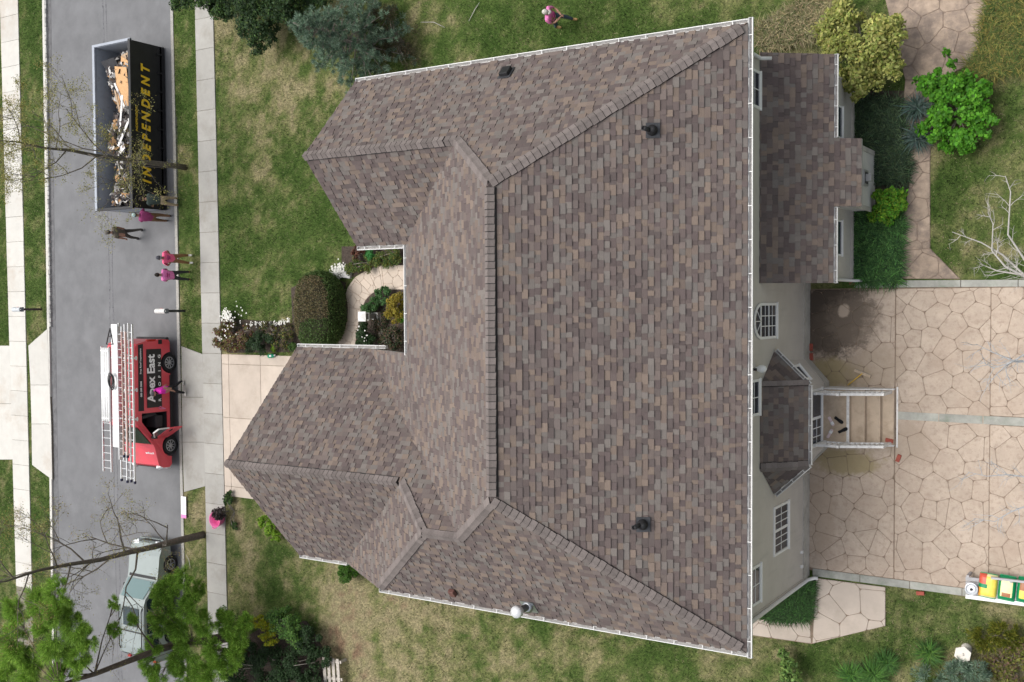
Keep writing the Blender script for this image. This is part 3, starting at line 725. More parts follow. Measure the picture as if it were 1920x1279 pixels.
gutter((XB+.012, YT_+.13, HE+DG), (XB+.012, YB_-.13, HE+DG), (1, 0), 19)
gutter((XB, YT_+.012, HE+DG), (LWX, YT_+.012, HE+DG), (0, 1), 16)
gutter((XB, YB_-.012, HE+DG), (CX, YB_-.012, HE+DG), (0, -1), 15)
gutter((LWX, LWI-.012, HE+DG), (XF-.14, LWI-.012, HE+DG), (0, -1), 3)
gutter((XF-.012, LWI, HE+DG), (XF-.012, GI-.05, HE+DG), (-1, 0), 4)
gutter((GX, GI+.012, GZ+DG), (VGX+.55, GI+.012, GZ+DG), (0, 1), 5)
gutter((GX, YB_-.012, P_go.o[2]+DG), (F2X, YB_-.012, P_go.o[2]+DG), (0, -1), 3)
gutter((EG+.01, EY1, EZ+DG), (EG+.01, BY1+.02, EZ+DG), (1, 0), 4, .09); gutter((EG+.01, BY0-.02, EZ+DG), (EG+.01, EY0, EZ+DG), (1, 0), 3, .09)
gutter((BX1+.01, BYa, BZ+DG), (BX1+.01, BYb, BZ+DG), (1, 0), 3, .09)
for ea, eb in (((BX1, BYa), (XW+.02, BOa)), ((BX1, BYb), (XW+.02, BOb))):
    d = np.array(eb)-np.array(ea); d /= np.linalg.norm(d); n = np.array((d[1], -d[0])); n = n if n[0] > 0 else -n
    gutter((*(np.array(ea)+n*.012), BZ+DG), (*(np.array(eb)+n*.012), BZ+DG), tuple(n), 3, .09)
# ------------------------------------------------------------------ walls
WY1, WY0 = YT_-.38, YB_+.38
def wall(name, x0, y0, x1, y1, z0, z1, m=M_side): return part(name, MB().box((x0, y0, z0), (x1, y1, z1)), m, house)
ZF = .49
wall('foundation', XF+.45, WY0+.02, XW+.03, WY1-.02, -.3, ZF, M_found)
wall('wall', XF+.42, WY0, XW, WY1, ZF, HE-.16)
wall('wall', LWX+.35, LWI+.33, XF+.42, WY1, -.2, HE-.16); wall('wall', GX+.35, YB_+.33, XF+.42, GI-.33, -.2, GZ-.12)
for x, y, h0, h1, hw in ((LWX+.35, LWY, HE-.17, P_top.z(0, LWY)-.25, WY1-LWY-.0), (GX+.35, GY, GZ-.13, P_gi.z(0, GY)-.25, GY-YB_-.33)):
    mb = MB(); mb.add([(x, y-hw, h0), (x, y+hw, h0), (x, y, h1), (x+.2, y-hw, h0), (x+.2, y+hw, h0), (x+.2, y, h1)], [(0, 2, 1), (3, 4, 5), (0, 1, 4, 3), (1, 2, 5, 4), (2, 0, 3, 5)]); part('gable_wall', mb, M_side, house)
part('soffit', MB().box((XW-.0, WY0-.02, HE-.175), (XB-.01, WY1+.02, HE-.15)), M_white, house)
# lean-to walls
wall('foundation', XW+.02, EY0+.16, XE+.04, EY1-.28, -.3, .3, M_found)
mb = MB(); y0, y1 = EY0+.14, EY1-.30
mb.add([(XW, y0, .3), (XE, y0, .3), (XE, y0, P_ext.z(XE, 0)-.13), (XW, y0, ZW-.14), (XW, y1, .3), (XE, y1, .3), (XE, y1, P_ext.z(XE, 0)-.13), (XW, y1, ZW-.14)], [(0, 1, 2, 3), (4, 7, 6, 5), (1, 5, 6, 2), (0, 4, 5, 1), (3, 2, 6, 7)]); part('wall', mb, M_side, house)
part('fireplace_wall', MB().box((XE, BY0+.08, -.1), (BX, BY1-.08, P_ext.z(BX, 0)-.13)), mat('cream panel', (.56, .545, .51), .7, .06, 2), house)
for y in (BY0+.08, BY1-.08): part('corner_trim', MB().box((BX-.02, y-.06, -.1), (BX+.02, y+.06, P_ext.z(BX+.02, 0)-.125)), M_found, house)
for y in (y0, y1): part('corner_trim', MB().box((XE-.06, y-.025, .3), (XE+.025, y+.025, P_ext.z(XE+.02, 0)-.12)), mat('corner trim', (.50, .475, .43), .7, .05, 3), house)
for y in (WY0,): part('corner_trim', MB().box((XW-.07, y-.022, ZF), (XW+.022, y+.06, HE-.17)), MATS['corner trim'], house)
# bay walls
bw = [(XW, BOa-.28), (BX1-.33, BYa-.1), (BX1-.33, BYb+.1), (XW, BOb+.28)]
part('bay_wall', MB().prism(bw+[(XW-.1, BOb+.28), (XW-.1, BOa-.28)], .45, BZ-.1), M_side, house)
part('foundation', MB().prism([(a+(.02 if a > XW else 0), b_) for a, b_ in bw]+[(XW-.1, BOb+.3), (XW-.1, BOa-.3)], -.3, .45), M_found, house)
# ------------------------------------------------------------------ windows
def window(c, right, w, h, nx=0, ny=0, sash=2, arch=False, vert=True, out=None, fw=.065):
    """c: centre on the wall face; right: unit vector along the wall; outward normal = right x up"""
    c = np.array(c, float); r = np.array(right, float); k = np.array((0, 0, 1.)); n = np.cross(r, k) if out is None else np.array(out, float)
    f = MB(); z0, z1 = -h/2, h/2
    for s in (-1, 1): f.obox(c+r*s*(w/2-fw/2)+n*.014, (r*fw/2, k*(h/2), n*.014))
    for s in ((-1,) if arch else (-1, 1)): f.obox(c+k*s*(h/2-fw/2)+n*.014, (r*(w/2-fw-.001), k*fw/2, n*.014))
    if arch:
        A = 14; pts = [c+k*h/2+r*(w/2-fw/2)*math.cos(math.pi*i/A)+k*(w/2-fw/2)*1.15*math.sin(math.pi*i/A)+n*.03 for i in range(A+1)]
        for p, q in zip(pts[:-1], pts[1:]): f.bar(p, q, fw, .03, n)
        f.obox(c+k*(h/2)+n*.014, (r*(w/2-fw-.001), k*.03, n*.013))
    fr = part('window', f, M_white, house)
    part('sill', MB().obox(c-k*(h/2+.025)+n*.025, (r*(w/2+.02), k*.024, n*.026)), M_white, fr)
    panes = []
    if vert:   # two sashes, one above the other
        panes = [(0, s*(h-2*fw)/4, w-2*fw, (h-2*fw)/2-.025) for s in (-1, 1)] if sash == 2 else [(0, 0, w-2*fw, h-2*fw)]
        if sash == 2: part('meeting_rail', MB().obox(c+n*.012, (r*(w/2-fw-.002), k*.022, n*.012)), M_white, fr)
    else:
        panes = [(s*(w-2*fw)/4, 0, (w-2*fw)/2-.03, h-2*fw) for s in (-1, 1)]
        part('mullion', MB().obox(c+n*.012, (r*.035, k*(h/2-fw-.002), n*.013)), M_white, fr)
    for i, (a, b_, pw, ph) in enumerate(panes):
        pc_ = c+r*a+k*b_
        p = part('pane', MB().obox(pc_+n*.004, (r*pw/2, k*ph/2, n*.006)), M_glass, fr)
        if nx and (ny or 1):
            mb = MB()
            for j in range(1, nx): mb.obox(pc_+r*(pw*(j/nx-.5))+n*.010, (r*.011, k*ph/2, n*.006))
            for j in range(1, ny): mb.obox(pc_+k*(ph*(j/ny-.5))+n*.0105, (r*pw/2, k*.011, n*.006))
            part('muntin', mb, M_white, fr)
    if arch:
        A = 14; mb = MB(); vs = [c+k*h/2+r*(w/2-fw)*math.cos(math.pi*i/A)+k*(w/2-fw)*1.15*math.sin(math.pi*i/A)+n*.012 for i in range(A+1)]; mb.add(vs, [tuple(range(A+1))]); part('pane', mb, M_glass, fr)
        mb = MB()
        for a in (.25, .5, .75):
            an = math.pi*a; mb.bar(c+k*h/2+n*.025, c+k*h/2+r*(w/2-fw)*math.cos(an)+k*(w/2-fw)*1.15*math.sin(an)+n*.025, .02, .012, n)
        part('muntin', mb, M_white, fr)
    return fr
RY = (0, -1, 0)   # seen from the garden, right is -Y ... outward +X
def win_px(xb, y0, y1, h, X=XW, **k):
    a = onX(xb, y0, X); b_ = onX(xb, y1, X); zc = (a[2]+b_[2])/2+h/2
    return window((X+.001, (a[1]+b_[1])/2, zc), RY, abs(a[1]-b_[1]), h, out=(1, 0, 0), **k)
win_px(1424, 135, 206, 1.35, nx=2, ny=2); win_px(1423, 710, 778, 1.35, nx=2, ny=2); win_px(1425, 1055, 1128, 1.35, nx=2, ny=2)
win_px(1455, 568, 634, 1.2, arch=True, nx=3, ny=2)
win_px(1477, 938, 1028, 1.15, vert=False, nx=3, ny=2)
win_px(1578, 201, 262, 1.3, X=XE, nx=0, sash=1, fw=.04); win_px(1577, 414, 480, 1.3, X=XE, nx=0, sash=1, fw=.04)
# bay: narrow side windows and the sliding garden door
for a, b_ in ((bw[0], bw[1]), (bw[3], bw[2])):
    a = np.array(a); b_ = np.array(b_); d = b_-a; L = np.linalg.norm(d); d /= L; n = np.array((d[1], -d[0])); n = n if n[0] > 0 else -n
    c = (a+b_)/2+n*.001; window((*c, 2.0), (*d, 0), L*.6, 1.35, out=(*n, 0), nx=0)
c = (BX1-.33+.001, (BYa+BYb)/2, .70+1.02); fr = window(c, RY, 1.55, 2.04, vert=False, nx=0, out=(1, 0, 0)); fr.name = 'sliding_door'
mb = MB(); k = np.array((0, 0, 1.)); r = np.array((0, -1., 0)); pc_ = np.array(c)+r*.38
for j in (1, 2): mb.obox(pc_+r*(.68*(j/3-.5))+np.array((.012, 0, 0)), (r*.012, k*.94, np.array((.006, 0, 0))))
for j in range(1, 5): mb.obox(pc_+k*(1.88*(j/5-.5))+np.array((.0125, 0, 0)), (r*.34, k*.012, np.array((.006, 0, 0))))
part('muntin', mb, M_white, fr); part('handle', MB().box((c[0]+.07, c[1]-.05, 1.6), (c[0]+.11, c[1]-.02, 1.9)), M_black, fr)
# downspouts, wall lamp, vents, meter pipes
def pipe(pts, r=.042, name='downspout', m=M_gut): return part(name, MB().tube(pts, r, 8), m, house, True)
pipe([(XB+.06, WY0-.05, HE-.1), (XW+.08, WY0-.03, HE-.45), (XW+.06, WY0-.02, 3), (XW+.06, WY0-.02, .25), (XW+.2, WY0+.02, .12), (XW+.3, WY0+.02, .1)], .05)
pipe([(XB+.06, WY1+.02, HE-.1), (XW+.07, WY1-.02, HE-.4), (XW+.07, WY1-.03, 4.25), (XW+.3, WY1-.03, 4.12)], .045)
pipe([(EG+.06, EY0+.05, EZ-.1), (XE+.07, EY0+.1, EZ-.35), (XE+.06, EY0+.1, .25), (XE+.25, EY0+.1, .1)], .04)
pipe([(BX1-.1, BYb+.02, BZ-.1), (XW+.42, BYb-.12, BZ-.4), (XW+.1, BOb+.2, BZ-.5), (XW+.07, BOb+.18, .2)], .035)
q = onX(1413, 692, XW); lo = part('wall_lamp', MB().lathe((XW, q[1], q[2]-.1), [(.05, 0), (.05, .05), (.09, .1), (.1, .18), (.07, .25), (.02, .28)], 12, (1, 0, -.35)), M_white, house, True)
part('lamp_bracket', MB().box((XW, q[1]-.03, q[2]+.15), (XW+.14, q[1]+.03, q[2]+.2)), M_black, lo)
for y in (1035, 1062):
    q = onX(1502, y, XW); part('wall_vent', MB().box((XW, q[1]-.04, q[2]-.05), (XW+.05, q[1]+.04, q[2]+.05)), M_white, house)
q = onX(1627, 337, BX); vt = part('flue_vent', MB().box((BX, q[1]-.2, 1.0), (BX+.07, q[1]+.2, 1.42)), mat('vent grey', (.45, .45, .45), .5, .1, 5, .6), house)
for i in range(4): part('slot', MB().box((BX+.07, q[1]-.15, 1.06+i*.09), (BX+.078, q[1]+.15, 1.10+i*.09)), M_black, vt)
part('hood', MB().box((BX+.07, q[1]-.09, 1.14), (BX+.22, q[1]+.09, 1.32)), MATS['vent grey'], vt)
# roof penetrations
def flash(pl, px, py, kind):
    p = onP(px, py, pl.o, pl.n); u, w, n = pl.u, pl.w, pl.n; k = np.array((0, 0, 1.))
    if kind == 'pipe':
        o = part('vent_pipe', MB().lathe(p-k*.05, [(.055, 0), (.055, .5), (.04, .5), (.04, .45)], 12), M_black, roof, True)
        part('flashing', MB().obox(p+n*.035-w*.02, (u*.17, w*.16, n*.012)), mat('dark flashing', (.05, .052, .058), .6, .2, 8), o); part('boot', MB().lathe(p+n*.04, [(.13, 0), (.12, .05), (.075, .14), (.06, .2)], 14, n), M_black, o, True)
    elif kind == 'box':
        o = part('box_vent', MB().obox(p+n*.09, (u*.13, w*.15, n*.055)), M_black, roof, bevel=.02); part('flashing', MB().obox(p+n*.034, (u*.18, w*.2, n*.012)), MATS['dark flashing'], o)
    elif kind == 'brown':
        o = part('exhaust_vent', MB().obox(p+n*.09, (u*.09, w*.11, n*.06)), mat('brown vent', (.13, .06, .05), .6, .2, 8), roof, bevel=.02); part('opening', MB().obox(p+n*.085-w*.112, (u*.07, w*.004, n*.045)), M_black, o)
    else:
        gal = mat('galvanised flue', (.50, .52, .54), .35, .1, 6, .8)
        o = part('flue', MB().lathe(p-k*.1, [(.09, 0), (.09, .62), (.088, .62)], 14), mat('dark galvanised', (.16, .165, .17), .4, .2, 6, .8), roof, True)
        part('cap', MB().lathe(p+k*.52, [(.1, 0), (.155, .02), (.155, .13), (.15, .16), (.02, .21)], 16), mat('flue cap', (.74, .75, .76), .4, .05, 6, .3), o, True)
        part('storm_collar', MB().lathe(p+k*.1, [(.17, 0), (.1, .07)], 14), gal, o, True); part('flashing', MB().obox(p+n*.035, (u*.2, w*.22, n*.01)), gal, o)
flash(P_back, 1222, 245, 'pipe'); flash(P_back, 1204, 983, 'pipe'); flash(P_top, 950, 139, 'box'); flash(P_bot, 851, 1107, 'brown'); flash(P_bot, 993, 1136, 'flue')
# ================================================================== GARDEN STEPS
stp = thing('garden_steps', 'tan stamped concrete steps with white railings below the sliding door', 'steps', (-7.4, -3.03, 0))
M_step = mat('step concrete', (.50, .40, .30), .9, .12, 3, grime=(.36, .275, .20), gs=2, gth=.5, bmp=.006)
M_rail = mat('weathered white rail', (.70, .69, .67), .6, .12, 8, grime=(.42, .40, .38), gs=6, gth=.55)
SY1, SY0 = G(1600, 731, .5)[1], G(1600, 833, .5)[1]
sxs = [BX1-.33+.01, -7.56, -7.2, -6.84, -6.5]; zs = [.68, .51, .34, .17]
for i in range(4):
    part('landing' if i == 0 else 'tread', MB().box((sxs[i]+(.003 if i else 0), SY0, -.1), (sxs[i+1]+(.03 if i < 3 else 0), SY1, zs[i])), M_step, stp, bevel=.015)
part('nosing', MB().box((-7.60, SY0+.02, .682), (-7.525, SY1-.02, .692)), M_rail, stp)
part('edge_strip', MB().box((-6.5+.03, SY0-.08, -.05), (-6.5+.075, SY1+.08, .012)), M_rail, stp)
for ys_, s in ((SY1, 1), (SY0, -1)):
    part('stringer', MB().add([(sxs[0]+.05, ys_+s*.002, 0), (-6.5, ys_+s*.002, 0), (-6.5, ys_+s*.002, .17), (-7.5, ys_+s*.002, .68), (sxs[0]+.05, ys_+s*.002, .68), (sxs[0]+.05, ys_+s*.04, 0), (-6.5, ys_+s*.04, 0), (-6.5, ys_+s*.04, .17), (-7.5, ys_+s*.04, .68), (sxs[0]+.05, ys_+s*.04, .68)], [(0, 1, 2, 3, 4), (5, 9, 8, 7, 6), (0, 5, 6, 1), (1, 6, 7, 2), (2, 7, 8, 3), (3, 8, 9, 4), (4, 9, 5, 0)]), M_rail, stp)
    y = ys_-s*.05
    for (xa, za), (xb, zb) in (((sxs[0]+.12, .68), (-7.62, .68)), ((-7.54, .66), (-6.62, .2))):
        part('handrail', MB().bar((xa, y, za+.88), (xb, y, zb+.88), .065, .04), M_rail, stp); part('bottom_rail', MB().bar((xa, y, za+.09), (xb, y, zb+.09), .045, .04), M_rail, stp)
        n = 4 if xb < -7 else 8
        for i in range(n):
            f = (i+.5)/n; x = xa+(xb-xa)*f; z = za+(zb-za)*f; part('baluster', MB().box((x-.013, y-.013, z+.09), (x+.013, y+.013, z+.88)), M_rail, stp)
    for x, z in ((sxs[0]+.09, .68), (-7.58, .68), (-6.58, .12)): part('newel_post', MB().box((x-.035, y-.035, 0), (x+.035, y+.035, z+.97)), M_rail, stp)
# slippers, broom, bricks
M_pinkr = mat('pale pink rubber', (.74, .60, .60), .7, .1, 20); M_blk = mat('black foam', (.012, .012, .014), .9, .3, 30)
def slipper(px, py, ang, m, lab, dark=None, tall=.03):
    p = G(px, py, .69); L = .135; prof = [(-1, .55), (-.85, .8), (-.3, .72), (.2, .85), (.7, .95), (.95, .6), (1, .2)]
    out = [(a*L, b_*.05) for a, b_ in prof]+[(a*L, -b_*.05) for a, b_ in prof[::-1]]
    t = thing('slipper', lab, 'slipper', (p[0], p[1], .681), ang, 'slippers on the landing')
    part('sole', MB().prism(out, 0, tall), m, t, world=False, bevel=.006)
    mb = MB(); A = 6; vs = []
    for x in (.02, .10):
        for i in range(A+1): a_ = math.pi*i/A; vs.append((x, .048*math.cos(a_), tall*.6+.045*math.sin(a_)))
    mb.add(vs, [(i, i+1, i+A+2, i+A+1) for i in range(A)]); o = part('strap', mb, dark or m, t, world=False); md = o.modifiers.new('s', 'SOLIDIFY'); md.thickness = .006
slipper(1558.5, 790, rad(-62), M_pinkr, 'pale pink slipper on the landing, upper one of the pair', M_white)
slipper(1556, 813, rad(-118+180), M_pinkr, 'pale pink slipper on the landing, nearer the lower railing', M_white)
slipper(1573, 788, rad(-35), M_blk, 'black slipper on the landing, upper one of the pair'); slipper(1580.5, 807, rad(28), M_blk, 'black slipper on the landing, nearer the lower railing')
br = thing('broom', 'push broom with yellow handle lying on the patio by the steps', 'broom', G(1618, 702))
a, b_ = G(1603, 694), G(1633, 706); part('head', MB().bar((*a[:2], .05), (*b_[:2], .05), .07, .04), mat('worn wood', (.48, .38, .28), .8, .2, 12), br); part('bristles', MB().bar((*a[:2], .015), (*b_[:2], .015), .085, .03), mat('grey bristle', (.3, .28, .25), 1, .3, 40), br)
h0 = G(1618, 700); h1 = G(1590, 722, .12); part('handle', MB().tube([(h0[0], h0[1], .06), tuple(h1)], .014, 8), mat('yellow handle', (.72, .46, .06), .5, .06, 5), br, True)
M_brick = mat('red brick', (.34, .085, .06), .9, .2, 14, bmp=.004)
for px, py, a, z, lab in ((1521, 651, 88, 0, 'red brick against the house wall, next to another brick'), (1521.5, 669, 94, 0, 'red brick against the house wall beside the bay corner'), (1600, 530, 5, .02, 'red brick at the lean-to corner beside the paving band'), (1668, 826, -10, .17, 'red brick on the lowest step by the railing'), (1685, 859, 70, 0, 'red brick lying loose on the patio below the steps'), (1726, 1112, 5, 0, 'half buried brick in the lawn beside the paving band')):
    p = G(px, py, z); t = tag(link('brick', MB().box((-.1, -.05, -.004), (.1, .05, .06)).mesh('brick', M_brick), None, (p[0], p[1], z)), lab, 'brick', 'loose bricks'); t.rotation_euler = (0, 0, rad(a)); md = t.modifiers.new('b', 'BEVEL'); md.width = .008; md.segments = 2
# ------------------------------------------------------------------ bags on a shelf, bucket, birdbath
bn = thing('low_shelf', 'low grey slatted shelf with white edge under the soil bags', 'shelf', G(1880, 1100))
M_grey = mat('grey board', (.40, .40, .41), .8, .12, 8)
fT, fB = bandy((1815, 1088), (1930, 1096)), bandy((1815, 1118), (1930, 1133))
x0, x1 = G(1812, 1110)[0]+.02, G(1990, 1110)[0]
ya = lambda x: fT(x)+.12
for i in range(5):
    o0 = i*.115; part('slat', MB().bar((x0, fB(x0)+.05+o0, .24), (x1, fB(x1)+.05+o0, .24), .1, .025), M_grey if i else M_white, bn)
part('back_rail', MB().bar((G(1858, 1070, .5)[0], fB(x0)+.66, .45), (x1, fB(x1)+.66, .45), .05, .09), M_grey, bn)
for x in (x0+.08, (x0+x1)/2, x1-.08):
    for dy in (.06, .62): part('leg', MB().box((x-.03, fB(x)+dy-.03, -.02), (x+.03, fB(x)+dy+.03, .23 if dy < .3 else .45)), M_grey, bn)
def soil_bag(px0, px1, py0, py1, cols, lab, zt):
    z = .255; a = G(px0, py0, z+.1); b_ = G(px1, py1, z+.1); c = (a+b_)/2; hw = abs(b_[0]-a[0])/2; hl = abs(a[1]-b_[1])/2
    t = thing('soil_bag', lab, 'bag', (c[0], c[1], z), rad(-5), 'soil bags on the low shelf')
    N = 12; vs = []; fs = []; rr = random.Random(px0)
    for i in range(N+1):
        for j in range(N+1):
            u = -1+2*i/N; v_ = -1+2*j/N; h = zt*(max(0, 1-u**4)*max(0, 1-v_**6))**.5+rr.uniform(-.006, .006)
            vs.append((u*hw*(1-.05*abs(v_)**3), v_*hl, max(.012, h)))
    n1 = len(vs); fs = [(i*(N+1)+j, (i+1)*(N+1)+j, (i+1)*(N+1)+j+1, i*(N+1)+j+1) for i in range(N) for j in range(N)]
    mb = MB()
    def colour(k):
        i, j = divmod(k, N); u = -1+2*(i+.5)/N; v_ = -1+2*(j+.5)/N; return cols(u, v_)
    mb.v = vs+[(x, y, 0) for x, y, _ in vs]; mb.c = [(1, 1, 1)]*len(mb.v); rim = [i*(N+1) for i in range(N+1)]+[N*(N+1)+j for j in range(1, N+1)]+[i*(N+1)+N for i in range(N-1, -1, -1)]+[j for j in range(N-1, 0, -1)]
    mb.f = fs+[(rim[i], rim[(i+1) % len(rim)], rim[(i+1) % len(rim)]+n1, rim[i]+n1) for i in range(len(rim))]
    mb.mi = [colour(k) for k in range(len(fs))]+[0]*len(rim)
    part('sack', mb, [mat('bag '+n_, c_, .35, .12, 9, bmp=.004) for n_, c_ in (('green', (.0, .24, .09)), ('yellow', (.82, .62, .10)), ('pale yellow', (.85, .76, .40)), ('brown', (.35, .14, .06)), ('orange', (.80, .36, .05)), ('red', (.62, .10, .06)), ('white', (.8, .78, .74)))], t, True, world=False)
    for s in (-1, 1): part('seam', MB().box((-hw*.9, s*hl-.015, 0), (hw*.9, s*hl+.015, .018)), MATS['bag white' if cols(0, 0) in (1, 2) and cols(-.95, 0) != 0 else 'bag green'], t, world=False)
soil_bag(1834, 1869, 1075, 1124, lambda u, v: 5 if (u < -.1 and v > .2) else 0 if (u < 0 and -.2 < v <= .2) else 4 if u < -.6 else 2 if abs(v) > .8 else 1, 'yellow and orange soil bag beside the round lid', .13)
soil_bag(1871, 1904, 1079, 1129, lambda u, v: (3 if v < -.35 and abs(u) < .5 else 2) if abs(u) < .62 and abs(v) < .65 else 0, 'green soil bag with yellow panel beside the yellow one', .14)
soil_bag(1906, 1942, 1083, 1134, lambda u, v: (3 if v > .0 else 1) if abs(u) < .66 and abs(v) < .65 else 0, 'green soil bag cut by the frame edge, farthest from the round lid', .14)
p = G(1822, 1104, .35); bk = thing('lidded_bucket', 'grey metal bucket with round ridged lid at the end of the shelf', 'bucket', (p[0], p[1], .252))
M_tin = mat('tin lid', (.56, .58, .60), .4, .1, 8, .6)
part('pail', MB().lathe((0, 0, 0), [(.12, 0), (.14, .13)], 20), M_tin, bk, True, world=False); ld = part('lid', MB().lathe((0, 0, .13), [(.155, 0), (.158, .015), (.14, .02), (.115, .008), (.09, .02), (.02, .025)], 24), M_tin, bk, world=False); part('knob', MB().lathe((.0, 0, .15), [(.03, 0), (.02, .02), (.035, .035)], 10), M_black, ld, True, world=False)
p = G(1812, 1216); bb = thing('bird_feeder', 'white hexagonal topped garden table among the shrubs', 'garden table', (p[0], p[1], 0))
M_stone = mat('pale painted stone', (.68, .64, .58), .8, .08, 6, bmp=.004)
hx = [(.215*math.cos(rad(60*i+20)), .215*math.sin(rad(60*i+20))) for i in range(6)]
part('top', MB().prism(hx, .52, .56), M_stone, bb, world=False, bevel=.008); part('finial', MB().lathe((0, 0, .56), [(.035, 0), (.04, .02), (.015, .045)], 10), M_stone, bb, True, world=False); part('pedestal', MB().lathe((0, 0, -.03), [(.14, 0), (.13, .05), (.07, .1), (.06, .4), (.12, .552)], 14), M_stone, bb, True, world=False)
# ------------------------------------------------------------------ front garden things
p = G(707, 593); ln = thing('lantern_pillar', 'white capped square lantern pillar in the front bed', 'lantern', (p[0], p[1], 0))
M_lw = mat('lantern white', (.80, .79, .77), .5, .05, 6); M_lg = mat('lantern grey', (.25, .24, .23), .6, .2, 6)
part('base', MB().box((-.14, -.14, -.03), (.14, .14, .14)), M_lw, ln, world=False, bevel=.01); part('shaft', MB().box((-.085, -.085, .14), (.085, .085, .55)), M_lg, ln, world=False)
part('capital', MB().box((-.13, -.13, .55), (.13, .13, .61)), M_lw, ln, world=False)
hd = part('lantern_box', MB().box((-.1, -.1, .61), (.1, .1, .78)), M_lg, ln, world=False)
for sx_ in (-1, 1):
    for sy_ in (-1, 1): part('corner_post', MB().box((sx_*.108-.014, sy_*.108-.014, .61), (sx_*.108+.014, sy_*.108+.014, .8)), M_lw, hd, world=False)
rfm = MB(); rfm.add([(-.17, -.17, .8), (.17, -.17, .8), (.17, .17, .8), (-.17, .17, .8), (-.17, -.17, .83), (.17, -.17, .83), (.17, .17, .83), (-.17, .17, .83), (0, 0, .94)], [(0, 3, 2, 1), (0, 1, 5, 4), (1, 2, 6, 5), (2, 3, 7, 6), (3, 0, 4, 7), (4, 5, 8), (5, 6, 8), (6, 7, 8), (7, 4, 8)]); part('cap', rfm, M_lw, ln, world=False)
p = G(512, 667); gc = thing('green_bottle', 'green plastic bottle lying on the tan driveway', 'bottle', (p[0], p[1], .008), rad(8))
M_gb = mat('green plastic', (.0, .26, .14), .35, .1, 9)
part('body', MB().lathe((-.17, 0, .075), [(.05, 0), (.075, .03), (.075, .26), (.03, .33)], 16, (1, 0, 0)), M_gb, gc, True, world=False); part('cap', MB().lathe((.15, 0, .075), [(.035, 0), (.035, .04)], 10, (1, 0, 0)), M_lw, gc, world=False); part('sticker', MB().box((-.05, -.03, .146), (.05, .03, .152)), M_lw, gc, world=False)
p = G(645, 508); ps = tag(link('stepping_stone', MB().prism([(-.2, -.13), (.18, -.18), (.24, .1), (-.12, .2)], -.05, .09).mesh('stepping_stone', mat('pale slab', (.55, .55, .54), .8, .1, 6, bmp=.004)), None, (p[0]+.15, p[1]-.1, 0)), 'pale flat stone beside the cream front walk and white flowers', 'stone')
# mailboxes
def mailbox(px, py, lab, cbox, cpost, hgt):
    p = G(px, py); t = thing('mailbox', lab, 'mailbox', (p[0], p[1], -.02), 0, 'kerbside mailboxes')
    part('post', MB().box((-.05, -.05, -.1), (.05, .05, hgt-.02)), cpost, t, world=False, bevel=.006); part('brace', MB().box((-.22, -.035, hgt-.12), (.22, .035, hgt-.04)), cpost, t, world=False)
    A = 8; pr = [(-.1, 0), (.1, 0)]+[(.1*math.cos(math.pi*i/A), .13+.1*math.sin(math.pi*i/A)) for i in range(A+1)]
    vs = [(x, a, hgt+b_) for x in (-.29, .27) for a, b_ in pr]; n = len(pr); mb = MB().add(vs, [(i, (i+1) % n, (i+1) % n+n, i+n) for i in range(n)]+[tuple(range(n)), tuple(range(2*n-1, n-1, -1))])
    bx = part('box', mb, cbox, t, world=False); vs = [(x, a*.94, hgt+.005+b_*.94) for x in (.27, .285) for a, b_ in pr]
    dr = part('door', MB().add(vs, [(i, (i+1) % n, (i+1) % n+n, i+n) for i in range(n)]+[tuple(range(n)), tuple(range(2*n-1, n-1, -1))]), mat('mailbox front', (.16, .17, .19), .5, .1, 8), t, world=False); part('latch', MB().box((.285, -.02, hgt+.15), (.31, .02, hgt+.19)), M_lw, dr, world=False); part('flag', MB().box((-.05, .102, hgt+.1), (.08, .112, hgt+.14)), mat('flag red', (.5, .04, .03), .5, .1, 5), bx, world=False)
mailbox(76, 580, 'grey mailbox on dark post beside the far block kerb', mat('mailbox grey', (.52, .55, .57), .45, .06, 6), mat('post dark', (.07, .05, .05), .8, .2, 8), 1.02)
mailbox(344, 583, 'white topped mailbox on dark post beside the near driveway apron', mat('mailbox pale', (.62, .62, .60), .5, .08, 6), mat('post black', (.05, .05, .05), .8, .2, 8), 1.0)
# yard sign
a = G(338, 930, 0.02); b_ = G(350, 972, 0.02)
sg = thing('yard_sign', 'white and pink yard sign panel lying at the road edge', 'sign', (a[0]+.2, (a[1]+b_[1])/2, .0), rad(0))
w = abs(a[1]-b_[1]); part('panel', MB().box((-.13, -w/2, .03), (.16, w/2, .045)), mat('sign white', (.80, .77, .79), .5, .03, 3), sg, world=False); part('stripe', MB().box((-.13, -w/2, .046), (.16, -w/2+.14, .049)), mat('sign pink', (.80, .22, .50), .5, .05, 3), sg, world=False)
for k in range(3): part('print_bar', MB().box((-.09+k*.08, -w/2+.25, .046), (-.05+k*.08, w/2-.1-k*.08, .0485)), mat('sign print', (.72, .50, .62), .5, .05, 3), sg, world=False)
for s in (-1, 1): part('stake', MB().tube([(-.1, s*w*.3, .02), (.5, s*w*.3, .02)], .006, 6), M_black, sg, world=False)
